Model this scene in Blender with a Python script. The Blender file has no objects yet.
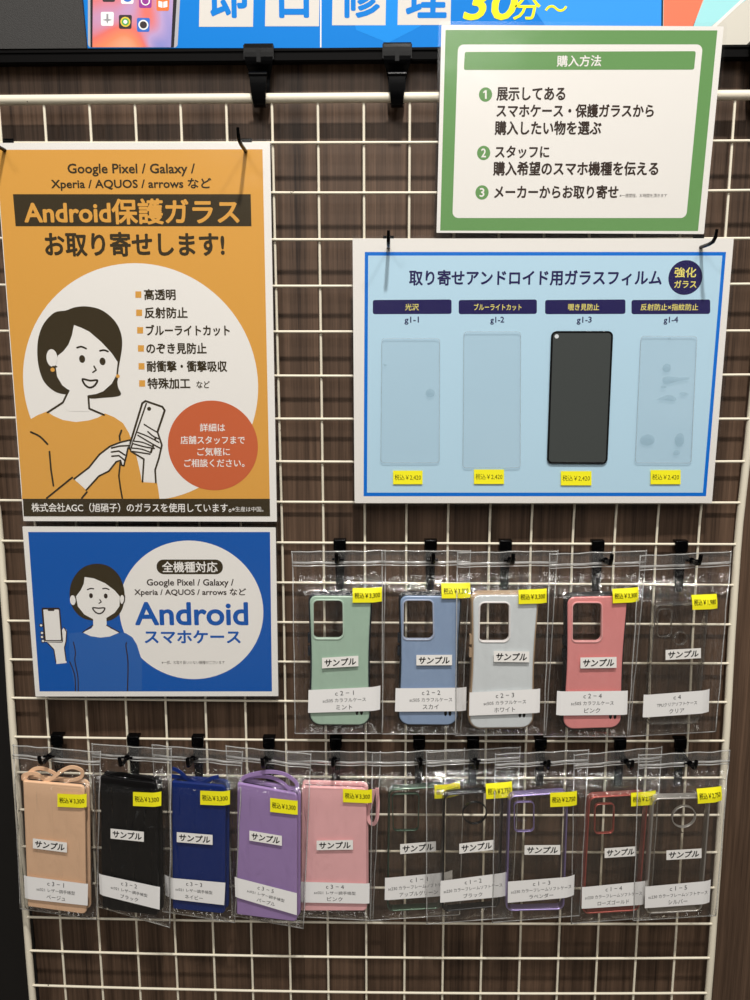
import bpy, bmesh, math, random
from math import sin, cos, pi, radians, hypot
from mathutils import Vector, Matrix, noise
from mathutils.geometry import tessellate_polygon
random.seed(4)
S = bpy.context.scene
COL = S.collection

# ------------------------------------------------------------------ camera
PIT, YAW, ROL, CX, CY, CZ, FOC = -0.171454, -0.018518, -0.000798, 0.379065, -0.928193, -0.234326, 799.447
def cam_axes():
    f = Vector((sin(YAW)*cos(PIT), cos(YAW)*cos(PIT), sin(PIT)))
    r = Vector((cos(YAW), -sin(YAW), 0)); u = r.cross(f)
    return r*cos(ROL)+u*sin(ROL), -r*sin(ROL)+u*cos(ROL), f
RR, UU, FF = cam_axes()
CO = Vector((CX, CY, CZ))
cd = bpy.data.cameras.new('camera'); cam = bpy.data.objects.new('camera', cd); COL.objects.link(cam)
cd.sensor_fit = 'HORIZONTAL'; cd.sensor_width = 36; cd.lens = FOC*36/750; cd.clip_start = .01
cam.matrix_world = Matrix(((RR.x, UU.x, -FF.x, CO.x), (RR.y, UU.y, -FF.y, CO.y), (RR.z, UU.z, -FF.z, CO.z), (0, 0, 0, 1)))
S.camera = cam

class Pose:
    """a plane in the place: origin, rotation; measures taken from the photograph are laid onto it"""
    def __init__(s, x, y, z, a=0, b=0, c=0):
        s.M = Matrix.Rotation(a, 3, 'Z') @ Matrix.Rotation(b, 3, 'X') @ Matrix.Rotation(c, 3, 'Y')
        s.o = Vector((x, y, z)); s.rot = (a, b, c)
    def u(s, px, py, off=0):
        d = FF + RR*((px-375)/FOC) - UU*((py-500)/FOC)
        n = s.M @ Vector((0, 1, 0)); p0 = s.o - n*off
        t = (p0-CO).dot(n)/d.dot(n)
        q = s.M.transposed() @ (CO + d*t - s.o)
        return Vector((q.x, q.z))
    def mw(s):
        m = s.M.to_4x4(); m.translation = s.o; return m
def onplane(px, py, y):
    d = FF + RR*((px-375)/FOC) - UU*((py-500)/FOC)
    return CO + d*((y-CO.y)/d.y)

# ------------------------------------------------------------------ materials
def lin(c):
    return tuple(((v/255)/12.92 if v/255 <= .04045 else ((v/255+.055)/1.055)**2.4) for v in c) + (1,)
MC = {}
def mat(name, rgb, rough=.5, metal=0, spec=.5, coat=0, bump=None):
    k = name
    if k in MC: return MC[k]
    if name.endswith('_print'): spec = .15; rough = .6
    m = bpy.data.materials.new(name); m.use_nodes = True; nt = m.node_tree; b = nt.nodes['Principled BSDF']
    b.inputs['Base Color'].default_value = lin(rgb); b.inputs['Roughness'].default_value = rough
    b.inputs['Metallic'].default_value = metal; b.inputs['Specular IOR Level'].default_value = spec
    b.inputs['Coat Weight'].default_value = coat
    n = nt.nodes.new('ShaderNodeTexNoise'); tc = nt.nodes.new('ShaderNodeTexCoord')
    nt.links.new(tc.outputs['Object'], n.inputs['Vector'])
    n.inputs['Scale'].default_value = (bump or (900, .02))[0]; n.inputs['Detail'].default_value = 3
    bp = nt.nodes.new('ShaderNodeBump'); bp.inputs['Strength'].default_value = (bump or (900, .02))[1]; bp.inputs['Distance'].default_value = .001
    nt.links.new(n.outputs['Fac'], bp.inputs['Height']); nt.links.new(bp.outputs['Normal'], b.inputs['Normal'])
    MC[k] = m; return m
def film(name, tint=(1, 1, 1), haze=.03, gloss=1.0, rough=.07, bscale=(40, 40, 18), bstr=.5, hazecol=(.9, .9, .88), dist=.004):
    """clear plastic: straight-through transmission, fresnel gloss and a little milky scatter"""
    if name in MC: return MC[name]
    m = bpy.data.materials.new(name); m.use_nodes = True; nt = m.node_tree; nt.nodes.clear(); N = nt.nodes.new; L = nt.links.new
    out = N('ShaderNodeOutputMaterial'); tr = N('ShaderNodeBsdfTransparent'); tr.inputs[0].default_value = tint+(1,)
    df = N('ShaderNodeBsdfDiffuse'); df.inputs[0].default_value = hazecol+(1,)
    gl = N('ShaderNodeBsdfGlossy'); gl.inputs['Roughness'].default_value = rough
    tc = N('ShaderNodeTexCoord'); mp = N('ShaderNodeMapping'); mp.inputs['Scale'].default_value = bscale
    nz = N('ShaderNodeTexNoise'); nz.inputs['Scale'].default_value = 1; nz.inputs['Detail'].default_value = 2.5; nz.inputs['Distortion'].default_value = .8
    bp = N('ShaderNodeBump'); bp.inputs['Strength'].default_value = bstr; bp.inputs['Distance'].default_value = dist
    L(tc.outputs['Object'], mp.inputs[0]); L(mp.outputs[0], nz.inputs['Vector']); L(nz.outputs['Fac'], bp.inputs['Height'])
    L(bp.outputs[0], gl.inputs['Normal']); L(bp.outputs[0], df.inputs['Normal'])
    fr = N('ShaderNodeFresnel'); L(bp.outputs[0], fr.inputs['Normal'])
    ge = N('ShaderNodeNewGeometry'); mr = N('ShaderNodeMapRange'); mr.inputs['To Min'].default_value = 1.45; mr.inputs['To Max'].default_value = 1/1.45
    L(ge.outputs['Backfacing'], mr.inputs['Value']); L(mr.outputs[0], fr.inputs[0])
    mu = N('ShaderNodeMath'); mu.operation = 'MULTIPLY'; mu.inputs[1].default_value = gloss; L(fr.outputs[0], mu.inputs[0]); mu.use_clamp = True
    m1 = N('ShaderNodeMixShader'); m1.inputs[0].default_value = haze; L(tr.outputs[0], m1.inputs[1]); L(df.outputs[0], m1.inputs[2])
    m2 = N('ShaderNodeMixShader'); L(mu.outputs[0], m2.inputs[0]); L(m1.outputs[0], m2.inputs[1]); L(gl.outputs[0], m2.inputs[2])
    L(m2.outputs[0], out.inputs[0]); MC[name] = m; return m

WHITE = mat('white_paper', (236, 233, 228), .55)
LABELW = mat('label_paper', (240, 238, 234), .5)
STRIPW = mat('label_strip_paper', (240, 239, 238), .5)
YEL = mat('yellow_label', (252, 244, 30), .5)
ORG = mat('orange_print', (219, 160, 72), .5)
DKB = mat('dark_brown_print', (56, 46, 26), .5)
REDC = mat('brick_red_print', (200, 98, 58), .5)
BLU = mat('blue_print', (14, 86, 172), .5)
SWB = mat('sweater_blue_print', (42, 96, 172), .5)
SKYB = mat('pale_blue_print', (186, 220, 240), .5)
RIMB = mat('bright_blue_print', (0, 112, 214), .5)
NAVY = mat('navy_print', (32, 26, 84), .5)
PYEL = mat('pale_yellow_print', (238, 226, 120), .5)
GRN = mat('green_print', (104, 152, 90), .5)
TXB = mat('brown_black_print', (52, 38, 30), .5)
TXK = mat('black_print', (18, 16, 16), .5)
BLK = mat('black_plastic', (4, 4, 5), .22, spec=.12)
BLKM = mat('black_matte', (5, 4, 4), .6, spec=.08)
LAM = film('laminate_film', haze=.002, gloss=.55, rough=.16, bscale=(11, 11, 11), bstr=.22)
BAG = film('bag_film', haze=.004, gloss=1.7, rough=.07, bscale=(95, 95, 20), bstr=1.0)
HEAD = film('bag_header_film', haze=.045, gloss=1.6, rough=.1, bscale=(60, 60, 120), bstr=.6)
SEAL = film('bag_seal_film', haze=.32, gloss=2, rough=.12, bscale=(30, 30, 160), bstr=.4)  # milky white in the colour also stands for the zip line's highlight

# ------------------------------------------------------------------ object helpers
def props(o, label=None, cat=None, group=None, kind=None):
    for k, v in (('label', label), ('category', cat), ('group', group), ('kind', kind)):
        if v: o[k] = v
    return o
def thing(name, label, cat, pose, group=None):
    o = bpy.data.objects.new(name, None); COL.objects.link(o); o.empty_display_size = .01
    o.matrix_world = pose.mw(); return props(o, label, cat, group)
class MB:
    def __init__(s): s.v = []; s.f = []; s.m = []; s.mats = []; s.sm = []
    def mi(s, m):
        if m not in s.mats: s.mats.append(m)
        return s.mats.index(m)
    def add(s, vs, fs, m, smooth=False):
        b = len(s.v); s.v += [tuple(v) for v in vs]; k = s.mi(m)
        for f in fs: s.f.append(tuple(b+i for i in f)); s.m.append(k); s.sm.append(smooth)
    def build(s, name, parent=None, label=None):
        me = bpy.data.meshes.new(name); me.from_pydata(s.v, [], s.f)
        for m in s.mats: me.materials.append(m)
        me.polygons.foreach_set('material_index', s.m); me.polygons.foreach_set('use_smooth', s.sm)
        me.update(); o = bpy.data.objects.new(name, me); COL.objects.link(o); o.parent = parent
        if label: o['label'] = label
        return o
    # --- shapes
    def box(s, x0, x1, y0, y1, z0, z1, m):
        v = [(x, y, z) for x in (x0, x1) for y in (y0, y1) for z in (z0, z1)]
        s.add(v, [(0, 1, 3, 2), (4, 6, 7, 5), (0, 4, 5, 1), (2, 3, 7, 6), (0, 2, 6, 4), (1, 5, 7, 3)], m)
    def tube(s, pts, r, m, n=10, cap=True):
        pts = [Vector(p) for p in pts]; rs = r if isinstance(r, (list, tuple)) else [r]*len(pts)
        vs = []; up = Vector((0, 0, 1))
        d0 = (pts[1]-pts[0]).normalized()
        a = d0.cross(up if abs(d0.z) < .9 else Vector((1, 0, 0))).normalized()
        for i, p in enumerate(pts):
            d = (pts[min(i+1, len(pts)-1)]-pts[max(i-1, 0)]).normalized()
            a = (a-d*a.dot(d)).normalized(); b = d.cross(a)
            for k in range(n):
                t = 2*pi*k/n; vs.append(p+(a*cos(t)+b*sin(t))*rs[i])
        fs = [(i*n+k, i*n+(k+1) % n, (i+1)*n+(k+1) % n, (i+1)*n+k) for i in range(len(pts)-1) for k in range(n)]
        s.add(vs, fs, m, True)
        if cap:
            s.add(vs[:n], [tuple(range(n-1, -1, -1))], m); s.add(vs[-n:], [tuple(range(n))], m)
    def ribbon(s, pts, w, t, m):
        """flat strap: pts (x, y, z) with its width w in the xz plane and thickness t in y"""
        vs = []; n = len(pts)
        for i in range(n):
            a, b = pts[max(i-1, 0)], pts[min(i+1, n-1)]
            dx, dz = b[0]-a[0], b[2]-a[2]; L = hypot(dx, dz) or 1; nx, nz = -dz/L*w/2, dx/L*w/2
            x, y, z = pts[i]
            vs += [(x+nx, y-t/2, z+nz), (x-nx, y-t/2, z-nz), (x-nx, y+t/2, z-nz), (x+nx, y+t/2, z+nz)]
        fs = [(4*i+k, 4*i+(k+1) % 4, 4*i+4+(k+1) % 4, 4*i+4+k) for i in range(n-1) for k in range(4)]
        fs += [(3, 2, 1, 0), (4*n-4, 4*n-3, 4*n-2, 4*n-1)]
        s.add(vs, fs, m, True)
    def cap(s, loops, y, m, flip=False):
        """flat face with holes in the plane y (loops of (x,z))"""
        flat = [Vector((p[0], p[1], 0)) for l in loops for p in l]
        tri = tessellate_polygon([[Vector((p[0], p[1], 0)) for p in l] for l in loops])
        s.add([(p.x, y, p.y) for p in flat], tri, m)
    def plate(s, loop, holes, yf, yb, r, m, front=None, steps=3, back=True):
        """slab of outline loop with holes; front (towards viewer) y=yf with rounded edge r"""
        def rings(lp, sign):
            out = [(lp, yb), (lp, yf+r)] if r else [(lp, yb), (lp, yf)]
            if r:
                for k in range(1, steps+1):
                    a = pi/2*k/steps
                    out.append((inset(lp, sign*r*(1-cos(a))), yf+r*(1-sin(a))))
            return out
        tops = []; bots = []
        for lp, sg in [(loop, 1)]+[(h, -1) for h in holes]:
            rg = rings(lp, sg); n = len(lp); vs = [(p[0], y, p[1]) for l, y in rg for p in l]
            fs = [(i*n+k, i*n+(k+1) % n, (i+1)*n+(k+1) % n, (i+1)*n+k) for i in range(len(rg)-1) for k in range(n)]
            s.add(vs, fs, m, r > 0); tops.append(rg[-1][0]); bots.append(lp)
        s.cap(tops, yf, front or m)
        if back: s.cap(bots, yb, m)
def inset(lp, d):
    n = len(lp); A = sum(lp[i][0]*lp[(i+1) % n][1]-lp[(i+1) % n][0]*lp[i][1] for i in range(n))
    sg = 1 if A > 0 else -1; out = []
    for i in range(n):
        a, b, c = Vector(lp[i-1]), Vector(lp[i]), Vector(lp[(i+1) % n])
        t = (c-a); t = t.normalized() if t.length else Vector((1, 0))
        nrm = Vector((-t.y, t.x))*sg; out.append(b+nrm*d)
    return out
def rloop(cs, rad, n=6):
    """polygon corners cs -> rounded loop"""
    k = len(cs); rad = rad if isinstance(rad, (list, tuple)) else [rad]*k; out = []
    for i in range(k):
        p = Vector(cs[i]); a = (Vector(cs[i-1])-p); b = (Vector(cs[(i+1) % k])-p); la, lb = a.length, b.length
        a.normalize(); b.normalize(); r = rad[i]
        if r <= 0: out.append(p); continue
        ang = a.angle(b); t = min(r/math.tan(ang/2), la*.49, lb*.49); P, Q = p+a*t, p+b*t
        rr = t*math.tan(ang/2); c = p+(a+b).normalized()*(rr/sin(ang/2))
        a0 = math.atan2(P.y-c.y, P.x-c.x); a1 = math.atan2(Q.y-c.y, Q.x-c.x); da = (a1-a0+pi) % (2*pi)-pi
        for j in range(n+1): out.append(c+Vector((cos(a0+da*j/n), sin(a0+da*j/n)))*rr)
    return out
def smooth(pts, n=5, closed=True):
    P = [Vector(p) for p in pts]; k = len(P); out = []
    rng = range(k) if closed else range(k-1)
    for i in rng:
        if closed: p0, p1, p2, p3 = P[i-1], P[i], P[(i+1) % k], P[(i+2) % k]
        else: p0, p1, p2, p3 = P[max(i-1, 0)], P[i], P[i+1], P[min(i+2, k-1)]
        for j in range(n):
            t = j/n
            out.append(.5*((2*p1)+(p2-p0)*t+(2*p0-5*p1+4*p2-p3)*t*t+(3*p1-p0-3*p2+p3)*t**3))
    if not closed: out.append(P[-1])
    return out
def circ(c, r, n=40, rz=None):
    return [Vector((c[0]+r*cos(2*pi*i/n), c[1]+(rz or r)*sin(2*pi*i/n))) for i in range(n)]
def circ3(a, b, c):
    ax, ay, bx, by, cx, cy = *a, *b, *c
    d = 2*(ax*(by-cy)+bx*(cy-ay)+cx*(ay-by))
    ux = ((ax*ax+ay*ay)*(by-cy)+(bx*bx+by*by)*(cy-ay)+(cx*cx+cy*cy)*(ay-by))/d
    uy = ((ax*ax+ay*ay)*(cx-bx)+(bx*bx+by*by)*(ax-cx)+(cx*cx+cy*cy)*(bx-ax))/d
    return (ux, uy), hypot(ax-ux, ay-uy)

TC = {}
def glyphs(body, bold, res, sx=1):
    k = (body, bold, res)
    if k not in TC:
        c = bpy.data.curves.new('lettering', 'FONT'); c.body = body; c.size = 1; c.resolution_u = res; c.offset = bold; c.fill_mode = 'FRONT'
        o = bpy.data.objects.new('lettering', c); COL.objects.link(o)
        dg = bpy.context.evaluated_depsgraph_get(); me = bpy.data.meshes.new_from_object(o.evaluated_get(dg), depsgraph=dg)
        vs = [(v.co.x, v.co.y) for v in me.vertices]; fs = [tuple(p.vertices) for p in me.polygons]
        bpy.data.objects.remove(o); bpy.data.curves.remove(c); bpy.data.meshes.remove(me)
        x0 = min(v[0] for v in vs); x1 = max(v[0] for v in vs); y0 = min(v[1] for v in vs); y1 = max(v[1] for v in vs)
        TC[k] = ([((x-x0)/(x1-x0), (y-y0)/(y1-y0)) for x, y in vs], fs)
    return TC[k]

EPS = .00007
class Art(MB):
    """print laid on a sheet: shapes and lettering in the sheet's own plane, one thin layer over another"""
    def __init__(s, pose, off=0, surf=None):
        super().__init__(); s.p = pose; s.off = off; s.surf = surf
    def U(s, q): return s.p.u(q[0], q[1], s.off)
    def y(s, x, z, layer): return (s.surf(x, z) if s.surf else -s.off)-EPS*layer
    def poly(s, pts, m, layer, sm=0, raw=False):
        P = list(pts) if raw else [s.U(q) for q in pts]
        if sm: P = smooth(P, sm)
        tri = tessellate_polygon([[Vector((p[0], p[1], 0)) for p in P]])
        s.add([(p[0], s.y(p[0], p[1], layer), p[1]) for p in P], tri, m)
    def rrect(s, cs, r, m, layer):
        s.poly(rloop([s.U(c) for c in cs], r), m, layer, raw=True)
    def disc(s, c, r, m, layer, ry=None):
        c0 = s.U(c); k = (s.U((c[0]+r, c[1]))-c0).length
        k2 = (s.U((c[0], c[1]+(ry or r)))-c0).length
        s.poly(circ(c0, k, 32, k2), m, layer, raw=True)
    def stroke(s, pts, w, m, layer, sm=0, closed=False):
        P = [s.U(q) for q in pts]; w *= 1.28; W = (s.U((pts[0][0]+w, pts[0][1]))-P[0]).length/2
        if sm: P = smooth(P, sm, closed)
        if closed: P.append(P[0])
        for a, b in zip(P[:-1], P[1:]):
            d = b-a
            if d.length < 1e-7: continue
            n = Vector((-d.y, d.x)).normalized()*W
            s.poly([a+n, b+n, b-n, a-n], m, layer, raw=True)
        for p in P: s.poly(circ(p, W, 10), m, layer, raw=True)
    def text(s, body, a, b, h, m, layer=3, bold=.012, res=3, shear=0):
        A, B = s.U(a), s.U(b); mx, my = (a[0]+b[0])/2, (a[1]+b[1])/2
        H = (s.U((mx, my-h/2))-s.U((mx, my+h/2))).length
        d = B-A; up = Vector((-d.y, d.x)).normalized()*H
        vs, fs = glyphs(body, 0, res)
        dl = bold*H; k = 0 if bold < .009 else 4 if bold < .018 else 7
        for ci, (sx, sy) in enumerate([(0, 0)]+[(cos(2*pi*(i+.5)/k)*dl, sin(2*pi*(i+.5)/k)*dl) for i in range(k)]):
            out = []
            for x, y in vs:
                q = A+d*x+up*(y-.5)+d.normalized()*(shear*H*(y-.5)+sx)+up*(sy/H); out.append((q.x, s.y(q.x, q.y, layer+ci*.15), q.y))
            s.add(out, fs, m)

# ------------------------------------------------------------------ setting
def node_mat(name):
    m = bpy.data.materials.new(name); m.use_nodes = True; return m, m.node_tree, m.node_tree.nodes['Principled BSDF']
wood, nt, bs = node_mat('dark_wood_grain')
N = nt.nodes.new; L = nt.links.new
tc = N('ShaderNodeTexCoord')
def nz(scale, det, rgh=.6, dis=0):
    mp = N('ShaderNodeMapping'); mp.inputs['Scale'].default_value = scale; L(tc.outputs['Object'], mp.inputs[0])
    n = N('ShaderNodeTexNoise'); n.inputs['Scale'].default_value = 1; n.inputs['Detail'].default_value = det; n.inputs['Roughness'].default_value = rgh; n.inputs['Distortion'].default_value = dis
    L(mp.outputs[0], n.inputs['Vector']); return n
n1 = nz((230, 5, 3.2), 4, .7); n2 = nz((38, 3, 1.1), 3, .6, .4); n3 = nz((700, 9, 14), 2)
r1 = N('ShaderNodeValToRGB'); e = r1.color_ramp.elements
e[0].position = .38; e[0].color = lin((40, 28, 20)); e[1].position = .62; e[1].color = lin((104, 82, 66))
mx = N('ShaderNodeMath'); mx.operation = 'MULTIPLY_ADD'; mx.inputs[1].default_value = .45; L(n2.outputs['Fac'], mx.inputs[0])
ml = N('ShaderNodeMath'); ml.operation = 'MULTIPLY_ADD'; ml.inputs[1].default_value = .40; ml.inputs[2].default_value = 0; L(n1.outputs['Fac'], ml.inputs[0])
m3 = N('ShaderNodeMath'); m3.operation = 'MULTIPLY_ADD'; m3.inputs[1].default_value = .17; L(n3.outputs['Fac'], m3.inputs[0]); L(ml.outputs[0], m3.inputs[2])
L(m3.outputs[0], mx.inputs[2]); L(mx.outputs[0], r1.inputs[0]); L(r1.outputs[0], bs.inputs['Base Color'])
bs.inputs['Roughness'].default_value = .5; bs.inputs['Specular IOR Level'].default_value = .3

paint, nt, bs = node_mat('chipped_cream_paint'); N = nt.nodes.new; L = nt.links.new
tc = N('ShaderNodeTexCoord'); n = N('ShaderNodeTexNoise'); n.inputs['Scale'].default_value = 95; n.inputs['Detail'].default_value = 4
L(tc.outputs['Object'], n.inputs['Vector']); r = N('ShaderNodeValToRGB'); e = r.color_ramp.elements
e[0].position = .735; e[0].color = lin((232, 224, 204)); e[1].position = .75; e[1].color = lin((60, 48, 38))
L(n.outputs['Fac'], r.inputs[0]); L(r.outputs[0], bs.inputs['Base Color']); bs.inputs['Roughness'].default_value = .42

# wood wall: the mesh panel hangs nearly parallel, its foot a little closer to the wall
b = MB(); b.box(-.2, 1.9, 0, .02, -1.75, .095, wood)
w = b.build('wall_back'); w.location = (0, .0212, 0); w['kind'] = 'structure'
b = MB(); b.box(-1.6, 2.4, .05, .07, -1.8, 1.6, mat('plaster', (150, 145, 138), .8)); o = b.build('wall_rear'); o['kind'] = 'structure'
b = MB(); b.box(-1.6, 2.4, -2.6, .05, -1.82, -1.8, mat('floor_vinyl', (104, 98, 90), .5)); o = b.build('floor'); o['kind'] = 'structure'
b = MB(); b.box(-.62, -.0965, .0195, .0211, -1.8, .093, mat('black_laminate', (12, 10, 9), .5)); o = b.build('trim_1'); o['kind'] = 'structure'

# black rail above the wall panel
r = thing('hanging_rail', 'black horizontal rail across the top of the wood wall, holding the hangers', 'rail', Pose(.4, .008, 0))
z0 = onplane(330, 61.5, .002).z; z1 = onplane(330, 48, .002).z
b = MB(); b.box(-1.0, 1.5, -.005, .004, z0+.0005, z1, BLKM); b.box(-1.0, 1.5, -.0065, -.005, z1-.0025, z1, BLKM); b.box(-1.0, 1.5, -.0065, -.005, z0+.0015, z0+.004, BLKM)
b.box(-1.0, 1.5, .004, .028, z1-.003, z1, BLKM)
b.build('rail_profile', r)
RZ0, RZ1 = z0, z1

# ------------------------------------------------------------------ wire grid
# the panel is slightly bowed: its middle sits further back than its top and foot
BOW = ((.2, 0), (-.08, 0), (-.2, .003), (-.32, .008), (-.44, .015), (-.56, .012), (-.68, .0062), (-.78, .004), (-.88, .0008), (-1.0, -.001), (-2, -.001))
def bow(z):
    for (z0, a0), (z1, a1) in zip(BOW[:-1], BOW[1:]):
        if z <= z0 and z >= z1:
            t = (z0-z)/(z0-z1); t = t*t*(3-2*t)*.3+t*.7; return a0+(a1-a0)*t
    return 0
def ongrid(px, py):
    c = onplane(px, py, 0)
    for _ in range(6): c = onplane(px, py, bow(c.z))
    return c
ROWY = [143.3, 193.3, 240, 286.3, 331.8, 375.9, 418.8, 461.5, 501.8, 542.4, 582.3, 621.9, 661.3, 700.6, 739.5, 776, 813, 849.5, 886, 921, 955.5, 990.5]
ROWL = [143.5, 191.5, 238.7, 285.3, 331.2, 374.1, 417.8, 458.8, 500.2, 540.6, 581.1, 620.3, 658.9, 697.2, 736, 771.3, 808.5, 845.2, 880.5, 915.6, 949, 983.5]
ROWR = [141.6, 191.2, 238.9, 284.5, 331, 375, 418.8, 461.4, 502.4, 543.9, 584.5, 623.9, 662.7, 701.4, 740, 776.8, 814, 851.2, 886.5, 922.5, 956.5, 991.5]
ROWP = [[ongrid(20, l), ongrid(320, m), ongrid(715, r)] for l, m, r in zip(ROWL, ROWY, ROWR)]
def rowz(j, x):
    if j >= len(ROWP): return rowz(len(ROWP)-1, x)-.0497*(j-len(ROWP)+1)
    (x0, z0), (x1, z1), (x2, z2) = [(p.x, p.z) for p in ROWP[j]]
    return z0*(x-x1)*(x-x2)/((x0-x1)*(x0-x2))+z1*(x-x0)*(x-x2)/((x1-x0)*(x1-x2))+z2*(x-x0)*(x-x1)/((x2-x0)*(x2-x1))
def lean(z): return -.0007*math.exp(-((z+.46)/.17)**2)
ROWZ = [rowz(j, .35) for j in range(28)]
G = thing('wire_grid_panel', 'large cream painted wire mesh panel hanging on the wood wall', 'display grid', Pose(.375, 0, -.55))
def gl(x, z): return x-.375, z+.55
XL, XR = -.0945, .7968; ZT = onplane(330, 98, 0).z; ZB = ROWZ[-1]-.046
b = MB(); R = .0045
lx0, lzt = gl(XL, ZT); lx1, lzb = gl(XR, ZB); yb_ = bow(ZB)
b.tube([(lx0, 0, lzt), (lx1, 0, lzt)], .0052, paint, 14); b.build('frame_bar', G)
b = MB(); b.tube([(lx0, yb_, lzb), (lx1, yb_, lzb)], R, paint, 12); b.build('frame_bar', G)
def upright(x, y0, top, r, n): return [(x+lean(z), y0+bow(z), z+.55) for z in [top+(ZB-top)*i/40 for i in range(41)]], r, paint, n
for x in (lx0, lx1):
    b = MB(); b.tube(*upright(x, 0, ZT-.004, R, 14)); b.build('frame_bar', G)
for k in range(-1, 16):
    b = MB(); b.tube(*upright(gl(.05*k, 0)[0], .0005, ZT, .00155, 8), False); b.build('vertical_wire', G)
for j, zr in enumerate(ROWZ):
    b = MB(); y = bow(zr)-.0022; pts_ = []
    for i in range(13):
        xx = XL+(XR-XL)*i/12; pts_.append((gl(xx, 0)[0], y, rowz(j, xx)+.55))
    b.tube(pts_, .00155, paint, 8, False); b.build('horizontal_wire', G)

# hangers that carry the panel
def hanger(xp, wtop, label):
    c = onplane(xp, 97, 0)
    t = thing('panel_hanger', label, 'hanger', Pose(c.x, 0, c.z), 'black hangers carrying the wire panel from the rail')
    zr0, zr1 = RZ0-c.z, RZ1-c.z
    prof = [(.0135, zr1-.006), (.0135, zr1+.0018), (.004, zr1+.0022), (-.0015, zr1+.0018), (-.0018, zr0), (.004, zr0-.008), (.0085, .02), (.0088, .003)]
    W = [wtop*.95]*2+[wtop]*2+[wtop*.98, wtop*.8, wtop*.66, wtop*.56]
    def sweep(mb, prof, W, th):
        prof2 = smooth(prof, 4, False); n = len(prof2); vs = []
        for i, p in enumerate(prof2):
            a, b2 = prof2[max(i-1, 0)], prof2[min(i+1, n-1)]; d = (b2-a).normalized(); nn = Vector((-d.y, d.x))*th/2
            f = i/4; k = min(int(f), len(W)-2); ww = W[k]+(W[k+1]-W[k])*(f-k)
            for sx, sn in ((-1, 1), (1, 1), (1, -1), (-1, -1)): vs.append((sx*ww/2, p.x+nn.x*sn, p.y+nn.y*sn))
        fs = [(4*i+q, 4*i+(q+1) % 4, 4*i+4+(q+1) % 4, 4*i+4+q) for i in range(n-1) for q in range(4)]+[(3, 2, 1, 0), (4*n-4, 4*n-3, 4*n-2, 4*n-1)]
        mb.add(vs, fs, BLK)
    m = MB(); sweep(m, prof, W, .0024)
    for sx in (-1, 1): m.box(sx*wtop*.5-.0008, sx*wtop*.5+.0008, -.0032, .003, zr0+.001, zr1+.002, BLK)
    m.box(-.0022, .0022, -.0042, -.002, zr0-.002, zr1-.002, BLK)
    m.build('back_plate', t)
    m = MB(); sweep(m, [(.0088, .004), (.0082, -.004), (.003, -.0085), (-.004, -.0085), (-.0082, -.002), (-.0098, .008), (-.0105, .0185)], [wtop*.56, wtop*.5, wtop*.45, wtop*.42, wtop*.48, wtop*.55, wtop*.6], .003)
    m.tube([(-wtop*.32, -.0108, .0192), (wtop*.32, -.0108, .0192)], .0026, BLK, 12)
    m.build('hook', t)
hanger(260, .031, 'black plastic hanger above the orange poster, left one on the rail')
hanger(397, .030, 'black plastic hanger just left of the green framed notice')
hanger(761, .030, 'black plastic hanger cut off at the right edge of the photo')

# ------------------------------------------------------------------ signs above the rail
SY = .024
P = Pose(.35, SY, .2)
P2 = Pose(.35, SY+.0, .2)
def sheet(pose, px, name, root, m, th=.002, off=0):
    A = MB(); lp = [pose.u(x, y, off) for x, y in px]; A.plate(lp, [], -off, -off+th, 0, m); return A.build(name, root)
s = thing('board', 'dark grey speckled board standing on the rail at the top left corner', 'board', P)
gray = mat('charcoal_board', (48, 47, 46), .7, bump=(1400, .5))
sheet(P, [(-40, -90), (74, -90), (86.5, 48.2), (-40, 49)], 'panel', s, gray, .006, .004)

s = thing('shop_sign', 'bright blue printed sign with a phone picture and white character tiles', 'sign', P)
CB = mat('cyan_blue_print', (0, 124, 214), .5, spec=.25)
sheet(P, [(70, -90), (663, -90), (661, 47.5), (70, 48.2)], 'panel', s, CB, .004)
a = Art(P)
TILE = mat('tile_white_print', (216, 212, 206), .5); CB2 = mat('light_blue_print', (52, 150, 238), .4); CB3 = mat('mid_blue_print', (20, 140, 230), .4)
a.poly([(470, -80), (661, -80), (661, 46), (560, 46)], CB2, 1)
a.poly([(346, -20), (431, -20), (421, 26), (388, 43), (356, 30)], CB3, 1)
for x0, x1, yb in ((199, 253, 26.8), (265, 319, 26.3), (332, 385.5, 25.3), (397.5, 450.5, 25)):
    a.poly([(x0+1, yb-54), (x1+1, yb-54), (x1, yb), (x0, yb)], TILE, 2)
a.poly([(320.3, -80), (321.6, -80), (321.4, 47.5), (320.1, 47.5)], WHITE, 2)
a.build('panel_print', s)
for ch, x0, x1 in (('即', 211, 246), ('日', 280, 308), ('修', 340, 380), ('理', 407, 446)):
    a = Art(P); a.text(ch, (x0, -4), (x1, -4), 42, CB, 3, .03); a.build('character_print', s)
SY_ = mat('yellow_print', (250, 240, 40), .45)
a = Art(P); a.text('30', (467, 3), (517, 3), 33, SY_, 3, .03, shear=.22)
a.text('分', (514, 8), (540, 8), 23, SY_, 3, .02, shear=.1); a.text('〜', (545, 9), (567, 8), 7, SY_, 3, .03)
a.build('duration_lettering', s)
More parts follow.
